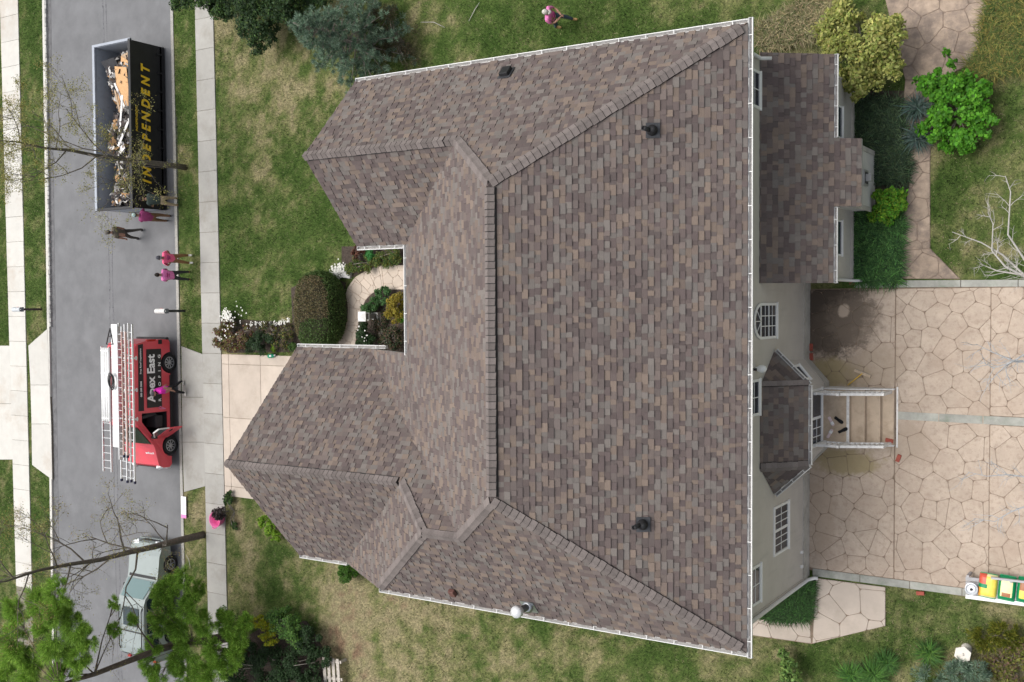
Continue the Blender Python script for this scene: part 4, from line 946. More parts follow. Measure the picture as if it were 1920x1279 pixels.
# wooden bench of slats at the bottom edge
a, b_ = G(606, 1232, .35), G(640, 1227, .35); bt = thing('slatted_bench', 'weathered grey slatted wooden bench beside the bare soil', 'bench', (*G(620, 1258)[:2], 0), rad(4))
M_wth = mat('weathered wood', (.46, .42, .37), .9, .22, 14, grime=(.22, .19, .16), gs=8, gth=.5, bmp=.006)
lx = (b_[0]-a[0]); o0 = np.array((*G(620, 1258)[:2], 0)); ax = a[0]-o0[0]; top = a[1]-o0[1]
for i in range(4): part('slat', MB().box((ax+i*lx/4+.0, -1.2, .33), (ax+i*lx/4+lx/4*.62, top-.04*(i == 1), .36)), M_wth, bt, world=False, bevel=.004)
for y in (top-.12, top-.75, -1.0): part('crossbar', MB().box((ax-.01, y-.05, .29), (ax+lx, y+.05, .329)), M_wth, bt, world=False)
for x in (ax+.06, ax+lx-.08):
    for y in (top-.12, -1.): part('leg', MB().box((x-.04, y-.04, -.05), (x+.04, y+.04, .292)), M_wth, bt, world=False)
# pink tub with dark debris on the pavement edge
p = G(416, 972); tb = thing('garden_tub', 'pink flexible tub on the pavement edge', 'tub', (p[0], p[1], .012))
M_pk = mat('pink plastic', (.80, .18, .42), .45, .08, 5)
mb = MB(); mb.lathe((0, 0, 0), [(.19, 0), (.26, .17), (.30, .36), (.31, .37), (.285, .36), (.245, .17), (.18, .03)], 28); part('tub_wall', mb, M_pk, tb, True, world=False)
for s in (-1, 1): part('handle', MB().tube([(-.1, s*.29, .36), (-.06, s*.33, .43), (.06, s*.33, .43), (.1, s*.29, .36)], .016, 8), M_pk, tb, True, world=False)
# ================================================================== DUMPSTER
M_dk = mat('black steel', (.016, .016, .018), .55, .3, 3, grime=(.05, .045, .04), gs=2, gth=.62); M_din = mat('worn grey steel', (.34, .37, .42), .6, .15, 3, grime=(.22, .23, .25), gs=3, gth=.55)
dm = thing('dumpster', 'long open black dumpster with yellow lettering parked on the road', 'dumpster', (-36.25, 7.2, -.10))
hx_, hy_, dh = 1.09, 3.28, 1.66; tk = .06
part('floor', MB().box((-hx_, -hy_, .16), (hx_, hy_, .24)), M_din, dm, world=False)
for s in (-1, 1):
    part('side_wall', MB().box((s*hx_-(tk if s > 0 else 0), -hy_, .16), (s*hx_+(0 if s > 0 else tk), hy_, dh)), M_dk, dm, world=False)
    part('inner_lining', MB().box((s*(hx_-tk)-(.006 if s > 0 else 0), -hy_+tk, .24), (s*(hx_-tk)+(0 if s > 0 else .006), hy_-tk, dh-.01)), M_din, dm, world=False)
    part('top_rail', MB().box((s*hx_-.07, -hy_-.03, dh), (s*hx_+.07, hy_+.03, dh+.09)), M_din if s < 0 else M_dk, dm, world=False, bevel=.01)
    part('bottom_rail', MB().box((s*hx_-.04, -hy_, .06), (s*hx_+.05, hy_, .17)), M_dk, dm, world=False)
    for i in range(9): part('rib', MB().box((s*hx_+(0 if s > 0 else -.05), -hy_+.2+i*.75, .17), (s*hx_+(.05 if s > 0 else 0), -hy_+.27+i*.75, .42 if s > 0 else dh)), M_dk, dm, world=False)
for s in (-1, 1):
    part('end_wall', MB().box((-hx_+tk, s*hy_-(tk if s > 0 else 0), .16), (hx_-tk, s*hy_+(0 if s > 0 else tk), dh)), M_din, dm, world=False); part('end_rail', MB().box((-hx_-.07, s*hy_-.05, dh+.001), (hx_+.07, s*hy_+.05, dh+.088)), M_din if s > 0 else M_dk, dm, world=False)
    for k in (-1, 1): part('roller', MB().lathe((k*.8-.1, s*(hy_-.35), .10), [(.1, 0), (.1, .2)], 12, (1, 0, 0)), M_dk, dm, world=False)
M_yel = mat('yellow lettering', (.88, .56, .03), .5, .08, 8, grime=(.55, .34, .03), gs=6, gth=.6)
ly0, ly1 = G(270, 345, .9)[1]-7.2, G(262, 122, .9)[1]-7.2
lettering('lettering', 'INDEPENDENT', ly1-ly0, .42, (hx_+.056, (ly0+ly1)/2, 1.02), (0, 1, 0), (0, 0, 1), M_yel, dm, bold=.045, shear=.25, spacing=1.75)
lettering('small_lettering', 'INDEPENDENT', 1.05, .1, (hx_+.056, .25, 1.47), (0, 1, 0), (0, 0, 1), M_yel, dm, bold=.01, shear=.2)
# what lies in it: a heap of torn roofing with larger boards on top
rr = random.Random(21); hp = MB(); N = 5200
def heap(x, y):
    e = (y+hy_)/(2*hy_)
    return min(1.56, (1.5-.75*max(0., -.15+.2*math.sin(y*2.1)-x))*(.95+.08*math.sin(e*17)))*(1-.55*max(0, e-.88)/.12)
for i in range(2600):
    x = rr.uniform(-hx_+.12, hx_-.1); y = rr.uniform(-hy_+.15, hy_-.12)
    if x < -.72+.15*math.sin(y*3) and y > -2.3: continue
    z = heap(x, y)*rr.uniform(.86, 1.03)
    a = np.array((rr.gauss(0, 1), rr.gauss(0, 1), rr.gauss(0, .35))); a /= np.linalg.norm(a); b_ = np.cross(a, (rr.gauss(0, .5), rr.gauss(0, .5), 1)); b_ /= np.linalg.norm(b_); c = np.cross(a, b_)
    L = rr.uniform(.06, .26); w = rr.uniform(.04, .14); k = rr.random()
    col = (.035, .033, .034) if k < .42 else (.11, .09, .085) if k < .66 else (.30, .29, .28) if k < .8 else (.62, .60, .57) if k < .9 else (.40, .24, .12)
    hp.obox((max(-hx_+.3, min(hx_-.3, x)), max(-hy_+.33, min(hy_-.33, y)), z), (a*L, b_*w, c*rr.uniform(.004, .012)), col)
hp.v = [(x-36.25, y+7.2, z-.1) for x, y, z in hp.v]
tag(link('roofing_debris', hp.mesh('roofing_debris', matcol('torn roofing', .9, .3, 9, .2))), 'heap of torn roofing scraps filling the dumpster', None, kind='stuff')
M_osb = mat('sheathing board', (.60, .36, .18), .9, .15, 12); M_wb = mat('white board', (.72, .70, .68), .7, .08, 6); M_felt = mat('black felt', (.05, .05, .055), .9, .25, 6); M_lum = mat('old lumber', (.45, .33, .22), .9, .2, 10)
for nm, lab, cat, m, c, L, w, th, rz, ry in (
 ('sheathing_sheet', 'broken orange sheathing board on the debris, larger piece', 'board', M_osb, (.45, 1.55, 1.56), .75, .36, .02, 80, -14), ('sheathing_sheet', 'small torn orange sheathing offcut on the debris', 'board', M_osb, (.55, 2.25, 1.5), .4, .28, .02, 60, -20),
 ('felt_sheet', 'black felt roofing sheet hanging on the debris heap', 'roofing sheet', M_felt, (-.1, 2.0, 1.3), .8, .4, .015, 95, -38), ('trim_board', 'long white trim board lying across the debris', 'board', M_wb, (.4, .45, 1.62), .75, .05, .02, 72, -8),
 ('trim_board', 'white trim board steeply angled beside the sheathing', 'board', M_wb, (.2, 1.2, 1.5), .55, .05, .02, 108, -12), ('lumber', 'brown lumber piece sticking out of the debris', 'board', M_lum, (.05, .65, 1.4), .8, .05, .03, 84, -20),
 ('trim_board', 'wide white panel lying on the debris below the tree', 'board', M_wb, (.15, -.75, 1.5), .36, .3, .015, 20, -16), ('trim_board', 'narrow white strip beside the wide white panel', 'board', M_wb, (.6, -.3, 1.66), .6, .06, .02, 60, 4), ('lumber', 'pale lumber stack row near the end of the dumpster', 'board', M_lum, (.5, 2.75, 1.4), .3, .12, .05, 8, -5)):
    mt = Matrix.Rotation(rad(rz), 3, 'Z') @ Matrix.Rotation(rad(ry), 3, 'Y')
    mb = MB().box((-L, -w, -th/2), (L, w, th/2)); mb.v = [tuple(mt @ Vector(v_)) for v_ in mb.v]
    tag(link(nm, mb.mesh(nm, m), None, (c[0]-36.25, c[1]+7.2, c[2]-.1)), lab, cat)
for i in range(6):
    tag(link('lath', MB().box((-.17, -.022, -.01), (.17, .022, .01)).mesh('lath', M_wb), None, (-35.72+.01*i, 9.15+i*.11, 1.45-i*.03)), ('short white lath at the lettering end of the row' if i == 0 else 'short white lath beside the end wall, last of the row' if i == 5 else 'short white lath in the middle of the row on the debris'), 'lath', 'white laths in the dumpster')
# ================================================================== VEHICLES
def boolean(o, cutters):
    for cobj in cutters:
        md = o.modifiers.new('cut', 'BOOLEAN'); md.object = cobj; md.operation = 'DIFFERENCE'; md.solver = 'EXACT'
    bv = o.modifiers.new('bv', 'BEVEL'); bv.width = .035; bv.segments = 3; bv.limit_method = 'ANGLE'; bv.angle_limit = rad(28)
    dg = bpy.context.evaluated_depsgraph_get(); me = bpy.data.meshes.new_from_object(o.evaluated_get(dg)); old = o.data; o.modifiers.clear(); o.data = me
    me.polygons.foreach_set('use_smooth', [False]*len(me.polygons))
    for cobj in cutters: bpy.data.objects.remove(cobj)
def shell(name, prof, hw, tuck, m, parent, zt, secs=1):
    """side profile (y,z) extruded across the width; upper points tuck inwards"""
    n = len(prof); vs = []
    for s in (-1, 1):
        for y, z in prof: vs.append((s*(hw-tuck*max(0, (z-zt))**1.2), y, z))
    mb = MB().add(vs, [tuple(range(n)), tuple(range(2*n-1, n-1, -1))]+[(i, (i+1) % n, (i+1) % n+n, i+n) for i in range(n)])
    return part(name, mb, m, parent, world=False)
def cutter(mb): return link('cut', mb.mesh('cut', M_black))
def wheel(parent, x, y, r, w, s, spokes=9):
    t = part('wheel', MB().lathe((x-s*w, y, r), [(r*.62, 0), (r*.96, .0), (r, w*.18), (r, w*.82), (r*.97, w), (r*.68, w*1.0), (r*.64, w*.85)], 28, (s, 0, 0)), mat('tyre', (.02, .02, .021), .9, .2, 20), parent, True, world=False)
    al = mat('alloy rim', (.55, .56, .58), .35, .06, 8, .7); mb = MB()
    mb.lathe((x-s*.05, y, r), [(r*.1, 0), (r*.12, .035)], 12, (s, 0, 0))
    for i in range(spokes):
        a = 2*math.pi*i/spokes; mb.bar((x-s*.03, y+r*.08*math.cos(a), r+r*.08*math.sin(a)), (x-s*.035, y+r*.62*math.cos(a), r+r*.62*math.sin(a)), .035, .03, (1, 0, 0))
    for i in range(24):
        a, b_ = 2*math.pi*i/24, 2*math.pi*(i+1)/24; mb.bar((x-s*.03, y+r*.62*math.cos(a), r+r*.62*math.sin(a)), (x-s*.03, y+r*.62*math.cos(b_), r+r*.62*math.sin(b_)), .03, .03, (1, 0, 0))
    part('rim', mb, al, t, world=False); part('hub_disc', MB().lathe((x-s*.11, y, r), [(r*.6, 0), (r*.6, .02)], 20, (s, 0, 0)), M_black, t, world=False)
def glassm(name, c):
    m, t, b = nodes(name); b.inputs['Base Color'].default_value = (*c, 1); b.inputs['Roughness'].default_value = .08; b.inputs['Specular IOR Level'].default_value = .6; return m
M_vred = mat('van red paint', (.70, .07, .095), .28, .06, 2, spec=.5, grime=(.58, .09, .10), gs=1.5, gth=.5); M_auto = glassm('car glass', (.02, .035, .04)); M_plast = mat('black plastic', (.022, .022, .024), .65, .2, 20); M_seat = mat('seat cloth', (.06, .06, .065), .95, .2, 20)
VZ = -.10
# van local frame: +X to the house side, -Y forwards
wr, wf = G(319.5, 680, .36+VZ), G(319, 835, .36+VZ); vx = (wr[0]+wf[0])/2; VWB = wr[1]-wf[1]; vy = wr[1]
HWV = .95
van = thing('van', 'red roofing van with ladders on its roof and front door open', 'van', (vx-HWV+.02, vy, VZ))
yR, yF = .93, -VWB-.86
prof = [(yR, .42), (yR+.03, .8), (yR-.02, 1.5), (yR-.12, 1.88), (yR-.3, 1.97), (-2.1, 1.99), (-2.45, 1.9), (-3.25, 1.22), (-3.4, 1.16), (yF+.12, .98), (yF, .75), (yF, .45), (yF+.1, .34), (yR-.1, .36)]
body = shell('body', prof, HWV, .10, M_vred, van, .95)
dy0, dy1 = -2.98, -1.95      # front door opening
cuts_ = [cutter(MB().lathe((van.location[0]+s*HWV-(s*.28 if True else 0), y+vy, .36+VZ), [(.43, 0), (.43, .6)], 28, (s, 0, 0))) for s in (-1, 1) for y in (0, -VWB)]
cm = MB(); X0 = van.location[0]
cm.add([(X0+x, y+vy, z+VZ) for x in (-.1, 1.3) for y, z in ((dy1, .52), (dy1, 1.72), (-2.30, 1.72), (dy0, 1.18), (dy0, .52))], [(0, 1, 2, 3, 4), (9, 8, 7, 6, 5), (0, 5, 6, 1), (1, 6, 7, 2), (2, 7, 8, 3), (3, 8, 9, 4), (4, 9, 5, 0)]); cuts_.append(cutter(cm))
boolean(body, cuts_)
part('cabin_lining', MB().box((-.12, dy0+.03, .54), (-.09, dy1-.03, 1.15)), M_plast, van, world=False); part('cabin_floor', MB().box((-.1, dy0+.02, .5), (.9, dy1-.02, .545)), M_plast, van, world=False)
part('cabin_bulkhead', MB().box((-.1, dy1-.035, .52), (.86, dy1-.012, 1.70)), M_plast, van, world=False)
se = part('seat', MB().box((.1, -2.62, .55), (.72, -2.1, .92)), M_seat, van, world=False, bevel=.06); part('backrest', MB().obox((.41, -2.08, 1.2), ((.28, 0, 0), (0, .07, .012), (0, -.06, .34))), M_seat, se, world=False, bevel=.04); part('headrest', MB().box((.26, -2.1, 1.5), (.56, -2.0, 1.66)), M_seat, se, world=False, bevel=.03)
part('steering_wheel', MB().tube([(.42+.18*math.cos(a), -2.86+.05*math.sin(a), 1.08+.17*math.sin(a)) for a in np.linspace(0, 2*math.pi, 17)], .016, 6), M_plast, van, True, world=False)
part('dashboard', MB().box((-.1, -3.0, .9), (.85, -2.92, 1.12)), M_plast, van, world=False)
def strip_on(px0, name, mb, m): return part(name, mb, m, van, world=False)
q = lambda y, z, s=1, e=.004: (s*(HWV-.10*max(0, z-.95)**1.2+e), y, z)
ws = MB(); ws.add([(-.78, -2.50, 1.88), (.78, -2.50, 1.88), (.86, -3.2, 1.285), (-.86, -3.2, 1.285)], [(0, 1, 2, 3)]); ws.v = [(x, y-.012, z+.012) for x, y, z in ws.v]; o = part('windshield', ws, M_auto, van, world=False); md = o.modifiers.new('s', 'SOLIDIFY'); md.thickness = .012
for s in (1, -1):
    mb = MB(); mb.add([q(.8, 1.62, s), q(.76, 1.84, s), q(-1.85, 1.86, s), q(-1.85, 1.62, s)], [(0, 1, 2, 3)]); o = part('window_band', mb, M_plast, van, world=False); md = o.modifiers.new('s', 'SOLIDIFY'); md.thickness = .006
mb = MB(); mb.add([q(-2.42, 1.62, -1), q(-2.0, 1.62, -1), q(-2.0, 1.2, -1), q(-2.86, 1.2, -1)], [(0, 1, 2, 3)]); part('side_window', mb, M_auto, van, world=False)
mb = MB(); mb.add([q(dy0+.02, 1.16, 1), (.87, -3.20, 1.17), (.81, -2.62, 1.60), q(-2.36, 1.62, 1)], [(0, 1, 2, 3)])
# lettering panel
py0, py1 = -1.75, .58
pnl = part('sign_panel', MB().add([q(py0, .80), q(py1, .80), q(py1, 1.48), q(py0, 1.48)], [(0, 1, 2, 3)]), mat('panel black', (.012, .012, .013), .4, .1, 6), van, world=False); md = pnl.modifiers.new('s', 'SOLIDIFY'); md.thickness = .008
M_let = mat('white lettering', (.85, .85, .84), .5, .03, 6)
lettering('lettering', 'Apex East', 1.92, .46, (HWV-.012, (py0+py1)/2, 1.235), (0, 1, 0), (-.085, 0, 1), M_let, van, bold=.03)
lettering('lettering', 'R O O F I N G', 1.86, .125, (HWV+.012, (py0+py1)/2, .90), (0, 1, 0), (0, 0, 1), M_let, van, bold=.02, spacing=1.5)
lettering('lettering', 'Free Roof Inspections', 1.0, .09, (HWV-.052, .12, 1.745), (0, 1, 0), (-.11, 0, 1), M_let, van, bold=.02); lettering('lettering', '000 000 0000', .62, .075, (HWV-.05, -.98, 1.745), (0, 1, 0), (-.11, 0, 1), M_let, van, bold=.03)
mb = MB(); mb.tube([(HWV+.006, -1.95+.10, .62), (HWV+.006, -1.83, .9), (HWV+.006, -1.78, .96), (HWV+.006, -1.73, .9), (HWV+.006, -1.85, .62)], .018, 6); part('pink_ribbon', mb, mat('ribbon pink', (.75, .25, .45), .5, .05, 6), van, world=False)
part('sill', MB().box((HWV-.03, -VWB+.5, .27), (HWV+.03, -.5, .40)), M_plast, van, world=False)
part('bumper', MB().box((-HWV+.05, yF-.06, .33), (HWV-.05, yF+.1, .56)), mat('silver bumper', (.58, .58, .58), .5, .06, 6), van, world=False, bevel=.04)
part('rear_bumper', MB().box((-HWV+.05, yR-.05, .36), (HWV-.04, yR+.1, .52)), M_plast, van, world=False, bevel=.03)
part('rear_trim', MB().box((HWV-.05, yR-.16, .75), (HWV+.012, yR+.01, .92)), M_plast, van, world=False)
part('tail_light', MB().box((HWV-.12, yR-.05, 1.0), (HWV-.02, yR+.04, 1.45)), mat('tail light', (.45, .02, .02), .2, .1, 6), van, world=False, bevel=.02)
for s in (-1, 1): part('headlight', MB().obox((s*(HWV-.16), yF+.07, .80), ((s*.15, .05, 0), (0, .1, 0), (0, .03, .09))), mat('headlight', (.72, .74, .76), .12, .06, 6), van, world=False, bevel=.03)
part('grille', MB().box((-.55, yF-.012, .6), (.55, yF+.02, .82)), M_plast, van, world=False)
lettering('hood_lettering', 'Roofing', .5, .12, (.55, -3.62, 1.105), (-1, 0, 0), (0, .93, .36), M_let, van, bold=.03)
for s in (-1, 1):
    part('mirror', MB().box((s*(HWV+.06)-.09, -2.99, 1.12), (s*(HWV+.06)+.09, -2.87, 1.34)), M_plast, van, world=False, bevel=.03)
    for y in (0, -VWB): wheel(van, s*(HWV-.01), y, .36, .23, s)
# open front door, hinged at its front edge
ang = rad(62); ca_, sa_ = math.cos(ang), math.sin(ang); hp_ = np.array((HWV-.01, dy0+.02, 0)); dv = np.array((sa_, ca_, 0)); dn = np.array((ca_, -sa_, 0))
dp = [(0, .54), (1.0, .54), (1.0, 1.2), (0, 1.17)]
mb = MB(); vs = [hp_+dv*a+np.array((0, 0, z))+dn*e for e in (0, .06) for a, z in dp]; mb.add(vs, [(0, 1, 2, 3), (7, 6, 5, 4), (0, 4, 5, 1), (1, 5, 6, 2), (2, 6, 7, 3), (3, 7, 4, 0)]); dr = part('front_door', mb, M_vred, van, world=False, bevel=.015)
fr_ = MB(); pts = [hp_+dv*a+np.array((0, 0, z))+dn*.03 for a, z in ((0, 1.17), (.62, 1.68), (1.0, 1.7), (1.0, 1.2))]
for a, b_ in zip(pts[:-1], pts[1:]): fr_.bar(a, b_, .05, .05)
part('window_frame', fr_, mat('bright trim', (.62, .62, .62), .4, .06, 6), dr, world=False); part('glass', MB().add([p_ for p_ in pts], [(0, 1, 2, 3)]), glassm('door glass', (.10, .13, .13)), dr, world=False); part('door_handle', MB().obox(hp_+dv*.85+dn*.075+np.array((0, 0, 1.02)), (dv*.1, dn*.015, (0, 0, .02))), M_plast, dr, world=False)
# roof rack
M_al = mat('aluminium', (.60, .61, .62), .42, .1, 12, .55); M_wal = mat('white aluminium', (.78, .78, .77), .45, .05, 6)
RZ = 2.14
for y in (.25, -1.0, -2.15):
    part('rack_bar', MB().box((-.95, y-.03, RZ-.06), (.93, y+.03, RZ)), M_wal, van, world=False)
    for s in (-1, 1): part('rack_foot', MB().bar((s*.9, y, RZ-.03), (s*.86, y, 1.9), .07, .05), M_wal, van, world=False); part('rack_claw', MB().bar((s*.86, y-.08, 1.93), (s*.86, y+.08, 1.93), .04, .05), M_wal, van, world=False)
# ladders and boards on the rack: placed by the photograph at rack height
def ladder(px0, px1, py0, py1, z, lab, m, rung=.3, feet=True, w=None, group='ladders on the van'):
    a = G((px0+px1)/2, py0, z); b_ = G((px0+px1)/2, py1, z); wd = w or abs(G(px1, (py0+py1)/2, z)[0]-G(px0, (py0+py1)/2, z)[0])
    c = (a+b_)/2; L = abs(a[1]-b_[1]); t = thing('ladder', lab, 'ladder', (c[0], c[1], z), 0, group)
    for s in (-1, 1):
        part('stile', MB().box((s*wd/2-.018, -L/2, 0), (s*wd/2+.018, L/2, .075)), m, t, world=False)
        if feet: part('foot', MB().box((s*wd/2-.028, -L/2-.06, -.005), (s*wd/2+.028, -L/2+.04, .08)), mat('dark rubber', (.02, .02, .05), .8, .2, 8), t, world=False)
    n = int(L/rung); rm = MB().tube([(-wd/2, 0, .038), (wd/2, 0, .038)], .016, 6).mesh('rung', M_al)
    for i in range(n): link('rung', rm, t, (0, -L/2+.15+i*rung, 0))
    return t
ladder(194, 209, 650, 884, RZ-VZ-.2+.002, 'silver ladder under the white pipe carrier on the van', M_al, feet=False)
ladder(227, 245, 606, 900, RZ-VZ-.2+.001, 'long silver extension ladder base on the van rack, dark blue feet', M_al)
ladder(238, 252, 608, 903, RZ-VZ-.2+.085, 'long silver ladder fly section stacked on the extension ladder', M_al)
M_or = mat('orange fibreglass', (.52, .36, .31), .6, .1, 8)
ladder(232, 239, 622, 855, RZ-VZ-.2+.165, 'narrow orange railed ladder on top of the stacked ladders', M_or)
ladder(224, 232, 612, 862, RZ-VZ-.2+.09, 'narrow silver ladder beside the white walk board on the van', M_al, feet=False)
a = G(218, 608, 2.1); b_ = G(218, 838, 2.1); z = RZ+VZ
wp = thing('walk_board', 'white aluminium walk board between the ladders on the van', 'walk board', ((a[0]+b_[0])/2, (a[1]+b_[1])/2, z+.002)); L = abs(a[1]-b_[1])/2
part('deck', MB().box((-.17, -L, .09), (.17, L, .11)), M_wal, wp, world=False)
for s in (-1, 1): part('beam', MB().box((s*.16-.02, -L, 0), (s*.16+.02, L, .12)), M_wal, wp, world=False)
a = G(198, 652, 2.2); b_ = G(198, 790, 2.2); cw = thing('pipe_carrier', 'white pipe carrier with clamps on the street side of the van rack', 'pipe carrier', ((a[0]+b_[0])/2, (a[1]+b_[1])/2, z+.085)); L = abs(a[1]-b_[1])/2
for k in (-.2, -.08, .06, .19): part('pipe', MB().tube([(k, -L, .055), (k, L, .055)], .062, 12), M_wal, cw, True, world=False)
for i in range(4): part('clamp', MB().box((-.23, -L+.12+i*(2*L-.24)/3-.03, .0), (.23, -L+.12+i*(2*L-.24)/3+.03, .115)), M_lw, cw, world=False)
a = G(208, 718, 2.3); wc = thing('winch_coil', 'black cable coil lying on the van rack', 'cable coil', (a[0], a[1], z+.19))
for i in range(5): part('loop', MB().tube([(.14*math.cos(t_)+.03*(i % 2), .28*math.sin(t_)+.03*i, .02+.02*i) for t_ in np.linspace(0, 2*math.pi, 21)], .016, 6), M_black, wc, True, world=False)
a = G(200, 632, 2.3); bf = thing('folded_bracket', 'black folded roof bracket at the rear of the van rack', 'bracket', (a[0], a[1], z+.09))
for p_, q_ in (((-.25, -.3, 0), (.05, .35, .05)), ((.05, .35, .05), (.2, -.3, .02)), ((-.2, -.3, .02), (.22, -.28, .04)), ((-.1, 0, .03), (.15, .05, .03))): part('arm', MB().bar(p_, q_, .035), M_black, bf, world=False)
# ------------------------------------------------------------------ silver green wagon
M_sg = mat('pale green silver paint', (.29, .33, .32), .25, .05, 2, .25, spec=.5); M_sgl = glassm('pale windshield', (.16, .24, .24))
w0 = G(321, 1058, .33+VZ); HWS = .92
car = thing('parked_car', 'pale green silver wagon with sunroof parked below the trees', 'car', (w0[0]-HWS+.02, w0[1], VZ), rad(0))
SWB = 2.85; yN, yT2 = .92, -SWB-1.0
prof = [(yN, .38), (yN+.02, .58), (yN-.06, .76), (.42, .93), (-.42, 1.02), (-.55, 1.06), (-1.2, 1.55), (-1.42, 1.62), (-3.2, 1.62), (-3.5, 1.56), (yT2+.02, 1.05), (yT2, .6), (yT2+.06, .36), (-.5, .30)]
body = shell('body', prof, HWS, .22, M_sg, car, .9)
boolean(body, [cutter(MB().lathe((car.location[0]+s*(HWS-.26), w0[1]+y, .33+VZ), [(.40, 0), (.40, .6)], 28, (s, 0, 0))) for s in (-1, 1) for y in (0, -SWB)])
qs = lambda y, z, s=1, e=.006: (s*(HWS-.22*max(0, z-.9)**1.2+e), y, z)
def panel(name, pts, m, parent, th=.012):
    o = part(name, MB().add(pts, [tuple(range(len(pts)))]), m, parent, world=False); md = o.modifiers.new('s', 'SOLIDIFY'); md.thickness = th; md.offset = 0; return o
panel('windshield', [(-.66, -1.20, 1.575), (.66, -1.20, 1.575), (.76, -.58, 1.105), (-.76, -.58, 1.105)], M_sgl, car); panel('wiper_cowl', [(-.78, -.5, 1.065), (.78, -.5, 1.065), (.78, -.40, 1.035), (-.78, -.40, 1.035)], M_plast, car)
panel('sunroof', [(-.48, -1.6, 1.632), (.48, -1.6, 1.632), (.48, -2.35, 1.632), (-.48, -2.35, 1.632)], M_auto, car); panel('roof_seam', [(-.72, -2.55, 1.628), (.72, -2.55, 1.628), (.72, -2.6, 1.628), (-.72, -2.6, 1.628)], M_plast, car)
panel('rear_window', [(-.68, -3.52, 1.56), (.68, -3.52, 1.56), (.74, yT2+.06, 1.14), (-.74, yT2+.06, 1.14)], M_auto, car)
for s in (-1, 1):
    part('roof_rail', MB().tube([(s*.68, -1.55, 1.63), (s*.68, -1.7, 1.68), (s*.68, -3.2, 1.68), (s*.68, -3.35, 1.62)], .022, 8), M_plast, car, True, world=False)
    for y0_, y1_, t0, t1 in ((-.85, -1.7, -1.28, -1.7), (-1.78, -2.6, -1.78, -2.6), (-2.68, -3.5, -2.68, -3.35)): panel('side_window', [qs(y0_, 1.02, s), qs(y1_, 1.02, s), qs(t1, 1.5, s), qs(t0, 1.5, s)], M_auto, car)
    part('cladding_shade', MB().box((s*HWS-.02, -SWB+.42, .28), (s*HWS+.012, -.42, .72)), M_plast, car, world=False); part('headlight', MB().obox((s*.68, yN-.1, .72), ((.17, s*-.05, 0), (0, .12, .0), (0, 0, .07))), MATS['headlight'], car, world=False, bevel=.03)  # black cladding carried up the doors to paint in the shaded side
    part('mirror', MB().box((s*(HWS+.07)-.09, -.95, 1.0), (s*(HWS+.07)+.09, -.82, 1.16)), M_plast, car, world=False, bevel=.03); part('tail_light', MB().box((s*.78-.08, yT2-.01, .85), (s*.78+.08, yT2+.08, 1.15)), MATS['tail light'], car, world=False)
    for y in (0, -SWB): wheel(car, s*(HWS-.01), y, .34, .22, s, 5)
    for y in (-1.25, -2.2): part('door_handle', MB().box((s*HWS-.01, y-.1, .86), (s*HWS+.03, y+.1, .89)), M_plast, car, world=False)
part('grille', MB().box((-.45, yN-.0, .46), (.45, yN+.035, .64)), M_plast, car, world=False); part('bumper', MB().box((-.85, yN-.06, .3), (.85, yN+.06, .46)), M_sg, car, world=False, bevel=.03)
# ================================================================== VEGETATION
M_bark = mat('grey bark', (.23, .205, .175), .95, .3, 12, bmp=.02); M_barks = mat('street tree bark', (.125, .108, .09), .95, .3, 12, bmp=.02); M_barkd = mat('dark pine bark', (.10, .075, .06), .95, .35, 9, bmp=.03); M_barkp = mat('silver bark', (.42, .40, .37), .9, .2, 12, bmp=.01)
M_leaf = matcol('leaf', .6, .2, 30, .25, trans=.25); M_need = matcol('needle', .7, .2, 30, .2, trans=.42); M_petal = mat('white petal', (.80, .79, .74), .7, .05, 20)
def unit(n): v_ = rng.normal(size=(n, 3)); return v_/np.linalg.norm(v_, axis=1, keepdims=True)
def quads(C, A, B, cols):
    """leaf quads: centre, half-length and half-width vectors; rhombus shaped"""
    n = len(C); V = np.empty((n, 4, 3)); V[:, 0] = C-A; V[:, 1] = C+B*1.0-A*.1; V[:, 2] = C+A; V[:, 3] = C-B-A*.1
    return V.reshape(-1, 3), np.arange(4*n).reshape(n, 4), np.repeat(cols, 4, axis=0)
def pick(pal, n, jit=.18):
    pal = np.array(pal); c = pal[rng.integers(0, len(pal), n)]; return c*(1+rng.normal(0, jit, (n, 1)))*(1+rng.normal(0, .05, (n, 3)))
def foliage_pts(ells, n, sub=14, spread=.33, hollow=.55):
    """points gathered in clumps over the outer part of a set of ellipsoids"""
    vol = np.array([np.prod(e[1])**(2/3) for e in ells]); cnt = (vol/vol.sum()*n).astype(int)+1; P = []; O = []
    for (c, r), k in zip(ells, cnt):
        c = np.array(c, float); r = np.array(r, float); sc = unit(sub); sc[:, 2] = np.abs(sc[:, 2])*.9-.25*(rng.random(sub) < .35); rr_ = (hollow+(1-hollow)*rng.random((sub, 1)))
        ctr = sc*rr_; w = rng.integers(0, sub, k); off = unit(k)*(rng.random((k, 1))**.45)*spread*(.6+.8*rng.random((sub, 1))[w])
        q = ctr[w]+off; P.append(c+q*r); O.append((q/np.maximum(np.linalg.norm(q, axis=1, keepdims=True), .05)*.5+off/spread*.5))
    P = np.concatenate(P); O = np.concatenate(O); return P, O/np.maximum(np.linalg.norm(O, axis=1, keepdims=True), 1e-3)
